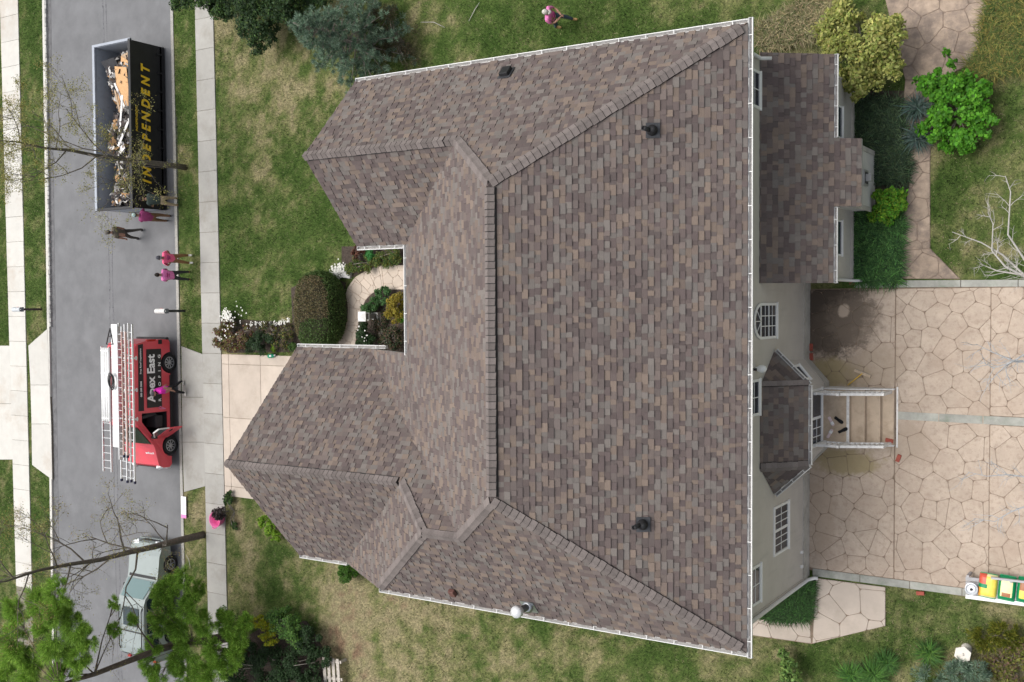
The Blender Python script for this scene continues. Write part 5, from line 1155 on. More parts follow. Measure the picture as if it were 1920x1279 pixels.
def leaves(name, ells, n, size, pal, parent=None, sub=14, spread=.33, hollow=.55, needle=False, aspect=.5, m=None, zmin=.0, updir=.0, jit=.18):
    P, O = foliage_pts(ells, n, sub, spread, hollow); P[:, 2] = np.maximum(P[:, 2], zmin+rng.random(len(P))*.05); k = len(P)
    s = size*(.6+.8*rng.random((k, 1)))
    if needle: A = (O+unit(k)*.45+np.array((0, 0, updir))); A /= np.linalg.norm(A, axis=1, keepdims=True); B = np.cross(A, unit(k)); B /= np.linalg.norm(B, axis=1, keepdims=True)
    else:
        N = O*.6+np.array((0, 0, .55+updir))+unit(k)*.7; N /= np.linalg.norm(N, axis=1, keepdims=True); A = np.cross(N, unit(k)); A /= np.linalg.norm(A, axis=1, keepdims=True); B = np.cross(N, A)
    V, Q, C = quads(P, A*s, B*s*aspect, np.clip(pick(pal, k, jit), .004, .9))
    if parent is not None: V = V-base_of(parent)
    return link(name, fastmesh(name, V, Q, C, m or (M_need if needle else M_leaf), 4), parent)
def stems(base, ells, k, r0, m, parent, name='stem', z0=-.05):
    mb = MB(); base = np.array(base, float)
    for i in range(k):
        c, r = ells[rng.integers(0, len(ells))]; e = np.array(c)+unit(1)[0]*np.array(r)*.6; e[2] = max(e[2], .12)
        mid = base+(e-base)*.5+np.array((0, 0, .15*np.linalg.norm(e-base)))*rng.random(); mb.tube([(base[0], base[1], z0), mid, e], [r0, r0*.7, r0*.3], 5, False)
    return part(name, mb, m, parent)
def shrub(name, lab, cat, ells_px, n, size, pal, group=None, needle=False, bark=M_bark, ns=7, **k):
    """shrub given by (px, py, radius m, height m): ground position from the pixel of its centre at half height"""
    ells = []
    for px, py, r, h in ells_px:
        c = G(px, py, h*.5); ells.append(((c[0], c[1], h*.5), (r, r, h*.5)))
    b = np.mean([e[0] for e in ells], 0); t = thing(name, lab, cat, (b[0], b[1], 0), 0, group)
    leaves('foliage', ells, n, size, pal, t, needle=needle, **k); stems(b, ells, ns, .018, bark, t); return t
GRN = [(.055, .115, .025), (.075, .14, .03), (.045, .09, .02)]; DKG = [(.022, .05, .016), (.03, .065, .02), (.018, .038, .012)]; LIM = [(.16, .29, .02), (.21, .35, .03), (.12, .23, .02)]; BRT = [(.07, .23, .015), (.10, .29, .02), (.05, .17, .012)]
OLV = [(.13, .14, .03), (.17, .17, .035), (.09, .10, .025)]; GLD = [(.36, .37, .11), (.44, .44, .14), (.27, .29, .08)]; BRN = [(.12, .08, .05), (.16, .11, .07), (.09, .06, .045)]; BLU = [(.20, .29, .205), (.29, .39, .29), (.125, .195, .135)]; RED = [(.12, .045, .03), (.16, .07, .04), (.08, .04, .03)]
# --- clipped hedge in front of the porch: flat-topped oval
hd = thing('clipped_hedge', 'big clipped oval hedge, brownish on top, beside the front walk', 'hedge', (*G(606, 600)[:2], 0))
hc = G(582, 582, 1.15); n = 26000
def superell(n, c, r, e=4):
    q = unit(n); f = (np.abs(q[:, 0:1])**2.6+np.abs(q[:, 1:2])**2.6+np.abs(q[:, 2:3])**e)**(-1/3.2); return c+q*f*r, q
hr = np.array((.86, 1.36, .68)); P, O = superell(n, np.array((hc[0]+.0, hc[1], .66)), hr); P = P[P[:, 2] > -.02]; O = O[:len(P)]; k = len(P)
P += rng.normal(0, .035, P.shape); topm = (P[:, 2] > 1.12)
bro = fbm(P[:, 0]*1.3+5, P[:, 1]*1.3+2); brownm = topm & (bro+.25*np.clip((P[:, 1]-hc[1]+.3)/1.4, -1, 1) > .42)
cols = np.where(brownm[:, None], pick([(.17, .14, .075), (.20, .16, .085), (.13, .125, .055)], k), pick([(.075, .13, .035), (.10, .16, .045), (.06, .11, .03)], k))
A = unit(k)*.028; B = np.cross(A, unit(k)); B = B/np.linalg.norm(B, axis=1, keepdims=True)*.017
V, Q, C = quads(P, A, B, cols); link('foliage', fastmesh('foliage', V-base_of(hd), Q, C, M_leaf, 4), hd)
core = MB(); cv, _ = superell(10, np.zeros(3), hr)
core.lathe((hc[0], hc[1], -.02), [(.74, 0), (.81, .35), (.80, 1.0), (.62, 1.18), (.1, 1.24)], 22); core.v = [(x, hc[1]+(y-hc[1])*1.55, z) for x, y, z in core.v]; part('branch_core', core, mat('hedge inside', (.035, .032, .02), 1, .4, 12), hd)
# --- evergreen and flowering shrubs, front
shrub('dwarf_shrub', 'round dark green shrub with white blooms beside the lantern pillar', 'shrub', [(688, 622, .42, .8), (684, 640, .35, .7)], 5000, .035, DKG)
shrub('dwarf_shrub', 'low bright green shrub at the porch bed tip beside the cream walk', 'shrub', [(718, 552, .32, .5), (700, 566, .3, .5), (690, 580, .3, .5)], 4200, .035, [(.05, .12, .03), (.07, .16, .05), (.04, .09, .03)])
shrub('dwarf_shrub', 'golden olive shrub against the porch in the front bed', 'shrub', [(745, 566, .34, .8), (744, 586, .36, .8)], 5000, .03, [(.25, .19, .02), (.30, .24, .03), (.16, .14, .02)])
shrub('dwarf_shrub', 'bright green small shrub below the golden one by the porch', 'shrub', [(757, 595, .22, .6)], 1500, .03, BRT)
shrub('dwarf_shrub', 'brown twiggy shrub in the front bed corner by the garage gutter', 'shrub', [(742, 630, .4, .6), (725, 640, .35, .4)], 1800, .035, BRN+DKG, ns=26)
shrub('ground_cover', 'thin grey twiggy ground cover beside the lantern pillar', 'plant', [(712, 600, .4, .25), (715, 630, .35, .2)], 1300, .03, DKG+BRN, ns=20)
shrub('dwarf_shrub', 'yellow green spreading shrub along the upper porch bed', 'shrub', [(668, 497, .32, .45), (690, 490, .35, .45), (715, 485, .38, .5), (738, 480, .35, .5), (655, 503, .25, .35)], 7000, .03, OLV+GRN)
shrub('dwarf_shrub', 'rounded fresh green shrub in the upper porch bed', 'shrub', [(697, 473, .26, .6)], 2200, .03, [(.03, .16, .03), (.05, .2, .05)])
shrub('dwarf_shrub', 'reddish small shrub beside the wing gutter in the porch bed', 'shrub', [(673, 476, .26, .5)], 1500, .03, RED)
def flowers(name, lab, spots, r=.02):
    c0 = G(*spots[0][:2]); t = thing(name, lab, 'flowers', (c0[0], c0[1], 0))
    mb = MB(); st = MB()
    for px, py, h, k, sp in spots:
        c = G(px, py, h)
        for i in range(k):
            q = c+np.array((rng.normal(0, sp), rng.normal(0, sp), rng.normal(0, .03))); q[2] = max(.05, q[2]); rr_ = r*(.7+.6*rng.random())
            for a in range(5):
                an = 2*math.pi*a/5+i; d = np.array((math.cos(an), math.sin(an), .25)); e = np.array((-math.sin(an), math.cos(an), 0)); mb.add([q, q+d*rr_+e*rr_*.5, q+d*rr_*1.7, q+d*rr_-e*rr_*.5], [(0, 1, 2, 3)])
            st.bar((q[0], q[1], 0), q, .006)
    part('blossoms', mb, M_petal, t); part('stems', st, mat('green stem', (.06, .1, .03), .8, .2, 9), t)
flowers('white_flowers', 'white creeping flowers at the hedge corner beside the front walk', [(628, 510, .12, 90, .10), (640, 505, .12, 90, .10), (632, 518, .1, 60, .08)], .022)
flowers('white_flowers', 'thin row of white flowers along the lawn edge below the lawn', [(470+i*9, 607-(4 if i > 6 else 0)+random.uniform(-2, 2), .08, 16, .06) for i in range(9)], .018)
flowers('white_flowers', 'white flowers at the pavement edge on the corner bush', [(424, 592, .35, 90, .12), (430, 600, .35, 50, .12)], .024)
flowers('white_flowers', 'cream flower heads scattered over the reddish bush', [(440, 605, .6, 26, .35), (430, 622, .6, 20, .3)], .02)
flowers('white_flowers', 'white blooms on the round dark shrub by the lantern', [(686, 622, .78, 8, .18), (684, 640, .68, 5, .16)], .018)
shrub('flower_bush', 'reddish brown bush overhanging the pavement by the driveway', 'bush', [(415, 635, .42, .8), (440, 642, .42, .8), (462, 630, .42, .8), (430, 618, .35, .7)], 5200, .04, RED+BRN+OLV, ns=26)
shrub('flower_bush', 'dark green rounded bush between the reddish bush and the hedge', 'bush', [(492, 638, .45, .9), (478, 650, .35, .7)], 5200, .03, DKG+[(.05, .08, .045)])
shrub('flower_bush', 'grey green twiggy bush beside the green bottle', 'bush', [(528, 640, .42, .6), (540, 622, .35, .5), (505, 622, .4, .5)], 2600, .035, BRN+OLV+DKG, ns=24)
shrub('flower_bush', 'tiny lime green plant beside the green bottle', 'plant', [(514, 653, .14, .3)], 350, .035, LIM)
shrub('flower_bush', 'small dark plant tuft at the garage gutter end', 'plant', [(549, 652, .2, .4)], 800, .03, GRN)
shrub('flower_bush', 'dark leafy debris heaped in the pink tub', 'plant', [(412, 962, .26, .86)], 900, .045, [(.05, .03, .03), (.03, .02, .02), (.1, .09, .09)], zmin=.22, ns=10)
shrub('ground_cover', 'dark green plant beside the pink tub at the driveway corner', 'plant', [(428, 935, .3, .3), (440, 985, .2, .15)], 1200, .04, DKG+GRN)
shrub('foundation_plant', 'lime green plant growing along the garage wall', 'plant', [(498, 978, .28, .6), (508, 992, .3, .6), (519, 1005, .22, .5)], 1500, .05, LIM)
shrub('foundation_plant', 'round dense green shrub under the garage gutter', 'shrub', [(652, 1072, .42, .75)], 4200, .03, [(.05, .13, .012), (.07, .17, .018), (.035, .09, .01)])
# --- behind the house
shrub('yellow_shrub', 'large yellow green flowering shrub at the lean-to corner', 'shrub', [(1600, 110, .75, 1.9), (1640, 90, .75, 1.9), (1660, 60, .5, 1.7), (1570, 60, .55, 1.5), (1665, 130, .45, 1.6), (1615, 165, .55, 1.6), (1590, 30, .5, 1.4)], 11000, .05, GLD+[(.20, .24, .05), (.25, .27, .06)], aspect=.6, ns=30)
shrub('bright_shrub', 'vivid green spreading shrub beside the old garden path', 'shrub', [(1790, 190, .6, 1.2), (1830, 180, .45, 1.1), (1760, 245, .45, 1.0), (1815, 240, .55, 1.0), (1770, 160, .4, 1.1), (1795, 268, .4, .9), (1845, 220, .35, .9), (1735, 160, .25, .9)], 8500, .05, BRT, aspect=.75, ns=24)
shrub('bright_shrub', 'small lime green shrub beside the fireplace wall', 'shrub', [(1668, 372, .38, .8), (1655, 398, .36, .7), (1680, 385, .3, .7)], 4200, .042, LIM+BRT)
shrub('bright_shrub', 'slender green shoot reaching over the old garden path', 'plant', [(1786, 120, .12, .9), (1775, 100, .08, .9)], 220, .05, BRT)
def blades(name, lab, cat, polys, n, L, w, pal, group=None, arch=.9, kind=None, up=.5):
    """strap leaves arching from the ground, bent in two segments"""
    P = []
    for poly, dens in polys:
        x0, y0 = np.min(poly, 0); x1, y1 = np.max(poly, 0); q = rng.random((int(n*dens*6), 2))*(x1-x0, y1-y0)+(x0, y0); q = q[inpoly(q[:, 0], q[:, 1], poly)][:int(n*dens)]; P.append(q)
    P = np.concatenate(P); k = len(P); b = np.column_stack([P, np.full(k, -.03)]); th = rng.random(k)*2*math.pi; d = np.column_stack([np.cos(th), np.sin(th), np.zeros(k)]); s = np.column_stack([-np.sin(th), np.cos(th), np.zeros(k)])
    l = L*(.6+.7*rng.random((k, 1))); m1 = b+d*l*.30+np.array((0, 0, 1))*l*up; e = b+d*l*arch+np.array((0, 0, 1))*l*up*(.45+.5*rng.random((k, 1)))
    V = np.stack([b-s*w*.5, b+s*w*.5, m1+s*w, m1-s*w, e], 1).reshape(-1, 3); i0 = np.arange(k)*5
    F3 = np.concatenate([np.stack([i0, i0+1, i0+2], 1), np.stack([i0, i0+2, i0+3], 1), np.stack([i0+3, i0+2, i0+4], 1)]); C = np.repeat(np.clip(pick(pal, k, .25), .004, .9), 5, 0)
    me = fastmesh(name, V, F3, C, M_leaf, 3); o = link(name, me); tag(o, lab, None if kind else cat, group, kind); return o
LIR = [(.018, .05, .014), (.028, .075, .02), (.014, .035, .012)]
blades('ground_cover', 'dark strappy border grass along the lean-to wall beside the path', 'grass', [(pg((1602, 395), (1695, 405), (1692, 430), (1686, 532), (1608, 528)), 1.)], 5200, .38, .010, [(.05, .13, .035), (.09, .22, .055), (.03, .08, .025)], kind='stuff')
blades('ground_cover', 'dark sparse border grass between the yellow shrub and fireplace wall', 'grass', [(pg((1602, 185), (1690, 185), (1710, 310), (1700, 345), (1645, 345), (1642, 280), (1604, 265)), 1.)], 4200, .36, .009, [(.045, .085, .04), (.075, .12, .055), (.03, .055, .03)], kind='stuff')
blades('ground_cover', 'green border grass in the triangle beside the house corner', 'grass', [(pg((1432, 1160), (1527, 1086), (1519, 1162)), 1.)], 2600, .3, .009, [(.035, .09, .02), (.05, .13, .03), (.03, .07, .02)], kind='stuff')
blades('ground_cover', 'golden and green tall grass beside the old garden path end', 'grass', [(pg((1855, 0), (1940, -10), (1940, 130), (1830, 150), (1815, 120), (1840, 105)), 1.)], 5000, .42, .008, [(.10, .13, .03), (.22, .20, .05), (.06, .10, .02), (.16, .16, .04)], kind='stuff')
blades('ground_cover', 'tan dry ornamental grass beyond the lean-to corner', 'grass', [(pg((1420, 55), (1560, -20), (1590, 20), (1545, 70), (1430, 95)), 1.)], 5000, .4, .008, [(.28, .24, .13), (.20, .18, .09), (.10, .12, .04), (.33, .28, .16)], kind='stuff')
def tuft(px, py, n, L, pal, lab, name='grass_tuft', w=.01, up=.6):
    p = G(px, py); k = n; th = rng.random(k)*2*math.pi; b = np.column_stack([p[0]+.05*rng.normal(size=k), p[1]+.05*rng.normal(size=k), np.full(k, -.03)]); d = np.column_stack([np.cos(th), np.sin(th), np.zeros(k)]); s = np.column_stack([-np.sin(th), np.cos(th), np.zeros(k)])
    l = L*(.6+.6*rng.random((k, 1))); m1 = b+d*l*.4+np.array((0, 0, 1))*l*up; e = b+d*l*1.0+np.array((0, 0, 1))*l*up*(.3+.7*rng.random((k, 1)))
    V = np.stack([b-s*w*.5, b+s*w*.5, m1+s*w, m1-s*w, e], 1).reshape(-1, 3); i0 = np.arange(k)*5; F3 = np.concatenate([np.stack([i0, i0+1, i0+2], 1), np.stack([i0, i0+2, i0+3], 1), np.stack([i0+3, i0+2, i0+4], 1)])
    o = link(name, fastmesh(name, V, F3, np.repeat(np.clip(pick(pal, k, .2), .004, .9), 5, 0), M_leaf, 3)); tag(o, lab, 'plant')
SPK = [(.06, .10, .085), (.04, .075, .06), (.085, .125, .11)]
tuft(1722, 205, 160, .45, SPK, 'blue green spiky clump beside the vivid shrub, upper one', 'spiky_plant', .014); tuft(1724, 260, 160, .45, SPK, 'blue green spiky clump beside the vivid shrub, lower one', 'spiky_plant', .014)
tuft(1640, 1262, 420, .5, [(.06, .15, .025), (.04, .11, .02), (.08, .19, .03)], 'arching bright green daylily clump below the stone pad'); tuft(1600, 1265, 380, .45, [(.06, .15, .025), (.04, .11, .02), (.08, .19, .03)], 'arching green daylily clump beside the feathery plant'); tuft(1665, 1240, 300, .4, [(.06, .15, .025), (.04, .11, .02)], 'smaller daylily clump above the arching clumps')
tuft(1745, 1222, 330, .42, [(.06, .15, .025), (.04, .11, .02), (.09, .18, .03)], 'green daylily clump beside the hexagonal table')
shrub('feathery_plant', 'pale feathery green plant standing in the lawn below the roof corner', 'plant', [(1478, 1245, .3, .9), (1485, 1270, .35, .9), (1470, 1225, .18, .8)], 1100, .05, [(.13, .22, .05), (.17, .27, .07), (.09, .16, .04)], hollow=.2)
shrub('juniper', 'blue green juniper below the hexagonal table', 'shrub', [(1790, 1262, .5, .9), (1830, 1258, .4, 1.0), (1745, 1275, .45, .7), (1815, 1285, .4, .9)], 7000, .05, BLU, needle=True, aspect=.16)
shrub('golden_shrub', 'golden green low shrub beside the hexagonal table', 'shrub', [(1850, 1190, .4, .5), (1880, 1188, .35, .5), (1905, 1200, .3, .5)], 4500, .05, [(.16, .18, .02), (.24, .24, .04), (.10, .13, .02)], needle=True, aspect=.2)
shrub('brown_shrub', 'brown olive sparse shrub at the lawn corner beside the juniper', 'shrub', [(1875, 1245, .5, .5), (1910, 1230, .45, .5), (1890, 1275, .5, .6)], 3600, .04, BRN+OLV+OLV, ns=30)
# --- blue spruce: whorls of drooping boughs
def spruce(px, py, h, r, lab):
    b = G(px, py); t = thing('blue_spruce', lab, 'tree', (b[0], b[1], 0)); br_ = MB(); ells = []
    part('trunk', MB().tube([(b[0], b[1], -.1), (b[0], b[1], h*.5), (b[0], b[1], h*.97)], [.13, .08, .02], 8, True), M_bark, t, True)
    for k in range(15):
        z = .35+(h-.7)*k/14; R_ = r*(1-k/15.5)**.8*(.85+.3*rng.random()); nb = max(4, int(9-k*.35))
        for i in range(nb):
            a = 2*math.pi*(i/nb+rng.random()*.09+k*.37); L = R_*(.75+.4*rng.random()); e = np.array((b[0]+L*math.cos(a), b[1]+L*math.sin(a), z-.10*L+.05)); br_.tube([(b[0], b[1], z), e], [.03, .008], 5, False)
            for f in (.45, .75, 1.): ells.append((tuple(np.array((b[0], b[1], z))*(1-f)+e*f+np.array((0, 0, .02))), (.12+.16*R_*.5, .12+.16*R_*.5, .13)))
    part('limbs', br_, M_bark, t)['kind'] = 'stuff'
    leaves('crown', ells, 46000, .07, BLU, t, sub=4, spread=.42, hollow=.35, needle=True, aspect=.11, updir=.3, jit=.3)
    return t
spruce(708, 92, 4.3, 1.75, 'blue spruce standing at the upper corner of the house wing')
shrub('juniper', 'brownish juniper behind the blue spruce by the wing gutter', 'shrub', [(745, 75, .75, .9), (765, 110, .5, .7), (720, 40, .7, .8)], 6000, .05, [(.14, .11, .07), (.10, .085, .055), (.07, .08, .045)], needle=True, aspect=.14, ns=20)
# --- dark broadleaf evergreens at the top
def crown_tree(name, lab, px, py, ells_px, n, size, pal, bark, r0, lean=None, group=None, limbs=12, **k):
    b = G(px, py); t = thing(name, lab, 'tree', (b[0], b[1], 0), 0, group); ells = []
    for qx, qy, z, r in ells_px:
        c = G(qx, qy, z); ells.append((tuple(c), (r, r, r*.75)))
    zt = max(e[0][2] for e in ells); mb = MB(); pts = [np.array((b[0], b[1], -.1))]
    ctr = np.mean([e[0] for e in ells], 0)
    for f in (.35, .7, .95):
        pts.append(np.array((b[0]+(ctr[0]-b[0])*f**1.5, b[1]+(ctr[1]-b[1])*f**1.5, zt*f*.9)))
    if lean is not None: pts = [np.array((b[0], b[1], -.1))]+[G(*q) for q in lean]
    rs = [r0*(1-.75*i/(len(pts)-1)) for i in range(len(pts))]; part('trunk', mb.tube(pts, rs, 10), bark, t, True)
    lm = MB()
    for c, r in ells:
        c = np.array(c); d = [np.linalg.norm(p_[:2]-c[:2])+2*max(0, p_[2]-c[2]+.1)+.4*abs(c[2]-p_[2]) for p_ in pts]; i = int(np.argmin(d)); p_ = pts[i]; mid = (p_+c)/2+np.array((0, 0, .1))+unit(1)[0]*.08
        lm.tube([p_, mid, c], [rs[i]*.38, rs[i]*.22, .012], 6, False)
        for q in unit(5): lm.tube([mid*.4+c*.6, c+q*np.array(r)*.75], [.014, .004], 4, False)
    part('limbs', lm, bark, t)['kind'] = 'stuff'; leaves('crown', ells, n, size, pal, t, **k); return t
crown_tree('evergreen_tree', 'dark broadleaf evergreen tree beside the near pavement top', 505, -30, [(450, 10, 1.6, .9), (500, 20, 1.8, 1.0), (545, 0, 1.6, .9), (470, 55, 1.2, .6), (485, 85, .8, .4), (420, 0, 1.5, .7), (510, 60, 1.1, .5), (590, -15, 1.4, .8), (460, -40, 2.4, 1.), (540, -40, 2.2, 1.)], 26000, .05, DKG+[(.028, .06, .02), (.06, .11, .025)], M_bark, .12)
crown_tree('evergreen_tree', 'smaller leafy tree overhanging the near pavement beside the road', 395, -25, [(345, 5, 2.2, .6), (375, -10, 2.2, .7), (410, 15, 1.8, .6), (395, -30, 2.6, .7), (430, 30, 1.2, .4)], 9000, .045, GRN+DKG, M_bark, .08)
# --- young sparse street trees: recursive limbs with a few buds
def bare_tree(name, lab, px, py, h, r0, bark, seed, buds, pal, spread=1., lean=(0, 0), cat='tree', first=.3, group=None, budsize=.035, depth=4):
    r = np.random.default_rng(seed); b = G(px, py); t = thing(name, lab, cat, (b[0], b[1], 0), 0, group); tr = MB(); lm = MB(); tips = []
    pts = [np.array((b[0]+lean[0]*f**1.3+.06*r.normal()*f, b[1]+lean[1]*f**1.3+.06*r.normal()*f, -.1+h*f)) for f in np.linspace(0, 1, 9)]
    tr.tube(pts, [r0*(1-.9*f) for f in np.linspace(0, 1, 9)], 9); part('trunk', tr, bark, t, True)
    def grow(p, d, L, rad_, k):
        n_ = 3; q = [p]; dd = d
        for i in range(n_):
            dd = dd+r.normal(0, .16, 3)+np.array((0, 0, .06)); dd /= np.linalg.norm(dd); q.append(q[-1]+dd*L/n_)
        lm.tube(q, [rad_, rad_*.8, rad_*.6, rad_*.4], 6 if k > 2 else 4, False); tips.extend(q[1:] if k <= 2 else q[2:])
        if k == 0: return
        for i in range(3 if k > 1 else 3):
            a = r.normal(0, 1, 3); a -= dd*(a@dd); a /= np.linalg.norm(a); f = r.uniform(.35, 1.); j = min(n_-1, int(f*n_)); s_ = q[j]+(q[j+1]-q[j])*(f*n_-j if j < n_ else 1)
            nd = dd*.75+a*.75; nd /= np.linalg.norm(nd); grow(s_, nd, L*r.uniform(.5, .72), rad_*.5, k-1)
    nb = 14
    for i in range(nb):
        f = first+(1-first)*(i+.3)/nb; j = min(7, int(f*8)); p = pts[j]+(pts[j+1]-pts[j])*(f*8-j); a = 2.4*i+r.random(); d = np.array((math.cos(a), math.sin(a), .55)); d /= np.linalg.norm(d); grow(p, d, spread*h*.26*(1.15-f*.6), r0*.33*(1.1-f*.7), depth-1)
    part('limbs', lm, bark, t)['kind'] = 'stuff'; tips = np.array(tips)
    if buds:
        w = r.integers(0, len(tips), buds); P = tips[w]+r.normal(0, .06, (buds, 3)); A = unit(buds)*budsize*(.6+.8*r.random((buds, 1))); B = np.cross(A, unit(buds)); B = B/np.maximum(np.linalg.norm(B, axis=1, keepdims=True), 1e-4)*budsize*.5
        V, Q, C = quads(P, A, B, np.clip(pick(pal, buds, .2), .01, .9)); link('buds', fastmesh('buds', V-base_of(t), Q, C, M_leaf, 4), t)
    return t
BUD = [(.30, .28, .08), (.36, .33, .12), (.24, .24, .07)]
bare_tree('street_tree', 'budding street tree on the verge in front of the dumpster', 347, 314, 8.4, .12, M_barks, 4, 17000, BUD, spread=1.15, first=.27, budsize=.028, depth=5)
bare_tree('street_tree', 'budding street tree on the verge beside the wagon hood', 380, 1003, 10., .15, M_barks, 9, 9000, BUD+[(.3, .2, .08)], spread=.95, lean=(.3, .1), first=.2, budsize=.026, depth=5)
M_gtw = M_barkp
# pale bare trees beyond the patio whose limbs reach over it
def limb_tree(lab, px, py, trunk, limbs, seed, bark=M_barkp, r0=.07):
    r = np.random.default_rng(seed); b = G(px, py); t = thing('bare_tree', lab, 'tree', (b[0], b[1], 0), 0, 'pale bare trees by the patio'); P = [np.array((b[0], b[1], -.1))]+[G(*q) for q in trunk]
    part('trunk', MB().tube(P, [r0*(1-.5*i/len(P)) for i in range(len(P))], 9), bark, t, True); lm = MB()
    def twig(p, d, L, rad_, k):
        q = [p]
        for i in range(3): d = d+r.normal(0, .2, 3)*np.array((1, 1, .5)); d /= np.linalg.norm(d); q.append(q[-1]+d*L/3)
        lm.tube(q, [rad_, rad_*.8, rad_*.6, rad_*.3], 5, False)
        if k:
            for i in range(3):
                a = r.normal(0, 1, 3); a -= d*(a@d); a /= np.linalg.norm(a); nd = d*.8+a*.7; nd /= np.linalg.norm(nd); twig(q[1+i % 2]+(q[2]-q[1])*r.random(), nd, L*r.uniform(.45, .7), rad_*.55, k-1)
    for path in limbs:
        q = [P[-1]]+[G(*c) for c in path]; n = len(q); lm.tube(q, [r0*.5*(1-.8*i/(n-1)) for i in range(n)], 7, False)
        for i in range(1, n):
            for s in range(3):
                f = r.random(); p = q[i-1]+(q[i]-q[i-1])*f; d = q[i]-q[i-1]; d /= np.linalg.norm(d); a = r.normal(0, 1, 3)*np.array((1, 1, .5)); a -= d*(a@d); a /= np.linalg.norm(a); nd = d*.7+a*.75; nd /= np.linalg.norm(nd); twig(p, nd, .42*r.uniform(.6, 1.2), .009, 1)
    part('limbs', lm, bark, t)['kind'] = 'stuff'
limb_tree('pale bare tree with limbs over the lawn above the patio', 2010, 560, [(1990, 556, .9), (1955, 545, 1.6)], [[(1925, 520, 2.), (1880, 478, 2.2), (1840, 455, 2.3), (1785, 435, 2.4)], [(1920, 518, 2.), (1885, 500, 2.2), (1860, 470, 2.3), (1862, 420, 2.5), (1852, 398, 2.6)], [(1915, 515, 2.), (1870, 508, 2.1), (1838, 495, 2.2)], [(1930, 500, 2.1), (1890, 440, 2.4), (1895, 360, 2.6), (1885, 330, 2.6)]], 3)
limb_tree('pale bare tree with twigs over the patio above the grey band', 2040, 690, [(2010, 688, 1.), (1970, 680, 1.8)], [[(1925, 662, 2.2), (1895, 680, 2.3), (1862, 690, 2.4), (1835, 675, 2.5)], [(1895, 678, 2.3), (1870, 700, 2.4), (1850, 725, 2.5)], [(1900, 676, 2.3), (1860, 660, 2.4), (1830, 645, 2.5)]], 5, mat('lichen bark', (.36, .37, .38), .9, .3, 14, bmp=.01), .05)
limb_tree('pale bare tree with twigs over the patio below the grey band', 2050, 930, [(2015, 928, 1.), (1975, 915, 1.8)], [[(1930, 895, 2.2), (1890, 890, 2.3), (1850, 893, 2.4), (1815, 885, 2.5)], [(1935, 945, 2.2), (1895, 960, 2.3), (1865, 978, 2.4), (1825, 972, 2.5)]], 8, MATS['lichen bark'], .05)
# --- pines at the lower left: fluffy needle clumps on leaning trunk
PIN = [(.24, .40, .06), (.32, .50, .09), (.16, .29, .045)]
crown_tree('pine_tree', 'tall leaning pine with bright needle tufts over the wagon', 450, 1192, [(30, 1150, 7.6, .6), (80, 1130, 7.6, .7), (110, 1110, 7.8, .55), (140, 1170, 7.2, .7), (95, 1190, 7.4, .8), (30, 1210, 7.4, .8), (150, 1230, 6.8, .7), (60, 1250, 7., .8), (10, 1260, 7.2, .7), (120, 1270, 6.8, .6), (165, 1200, 7., .45), (100, 1150, 7.8, .5), (215, 1180, 6., .3), (215, 1130, 6.2, .25), (250, 1160, 5.4, .25)], 100000, .075, PIN, M_barkd, .22, lean=[(400, 1199, 1.), (344, 1204, 2.4), (292, 1220, 3.6), (177, 1264, 5.8), (110, 1285, 7.)], needle=True, aspect=.09, sub=26, spread=.3, jit=.28)
crown_tree('pine_tree', 'bushy bright green pine between the wagon and the near pavement', 470, 1225, [(320, 1105, 3.6, .55), (345, 1085, 3.6, .45), (310, 1145, 3.6, .55), (360, 1135, 3.3, .6), (335, 1175, 3.2, .6), (385, 1170, 2.8, .55), (350, 1215, 2.8, .6), (400, 1215, 2.6, .5), (330, 1245, 3., .5), (385, 1260, 2.6, .6), (290, 1210, 3.6, .4), (375, 1100, 3., .35), (435, 1190, 2.2, .4), (410, 1250, 2.4, .6), (440, 1235, 2.2, .5), (425, 1165, 2.2, .5), (465, 1170, 1.8, .45), (450, 1205, 2., .5), (350, 1270, 2.8, .5), (300, 1175, 3.8, .4), (300, 1115, 3.8, .4), (292, 1150, 3.8, .4), (275, 1240, 3.6, .45), (300, 1265, 3.4, .5)], 110000, .07, PIN+[(.12, .25, .03)], M_barkd, .13, lean=[(440, 1222, .8), (400, 1215, 1.8), (360, 1200, 2.8)], needle=True, aspect=.09, sub=28, spread=.3, jit=.28)
shrub('leafy_bush', 'mid green leafy bush beside the dark bush mass', 'bush', [(540, 1165, .55, 1.3), (560, 1185, .5, 1.2), (520, 1150, .4, 1.2), (450, 1175, .5, 1.2), (425, 1150, .35, 1.)], 8000, .04, [(.07, .16, .03), (.10, .2, .035), (.05, .11, .025)])
shrub('leafy_bush', 'yellow flowering bush in front of the dark bush mass', 'bush', [(500, 1170, .28, 1.4), (510, 1195, .3, 1.4), (490, 1160, .22, 1.3)], 2200, .04, [(.42, .40, .02), (.34, .36, .02), (.25, .3, .02)])
shrub('leafy_bush', 'very dark green bush mass above the slatted bench', 'bush', [(580, 1200, .55, 1.1), (600, 1235, .5, 1.), (560, 1240, .7, 1.1), (500, 1250, .8, 1.2), (440, 1260, .8, 1.2), (530, 1280, .7, 1.1), (470, 1220, .6, 1.), (590, 1280, .5, .9)], 26000, .04, DKG)
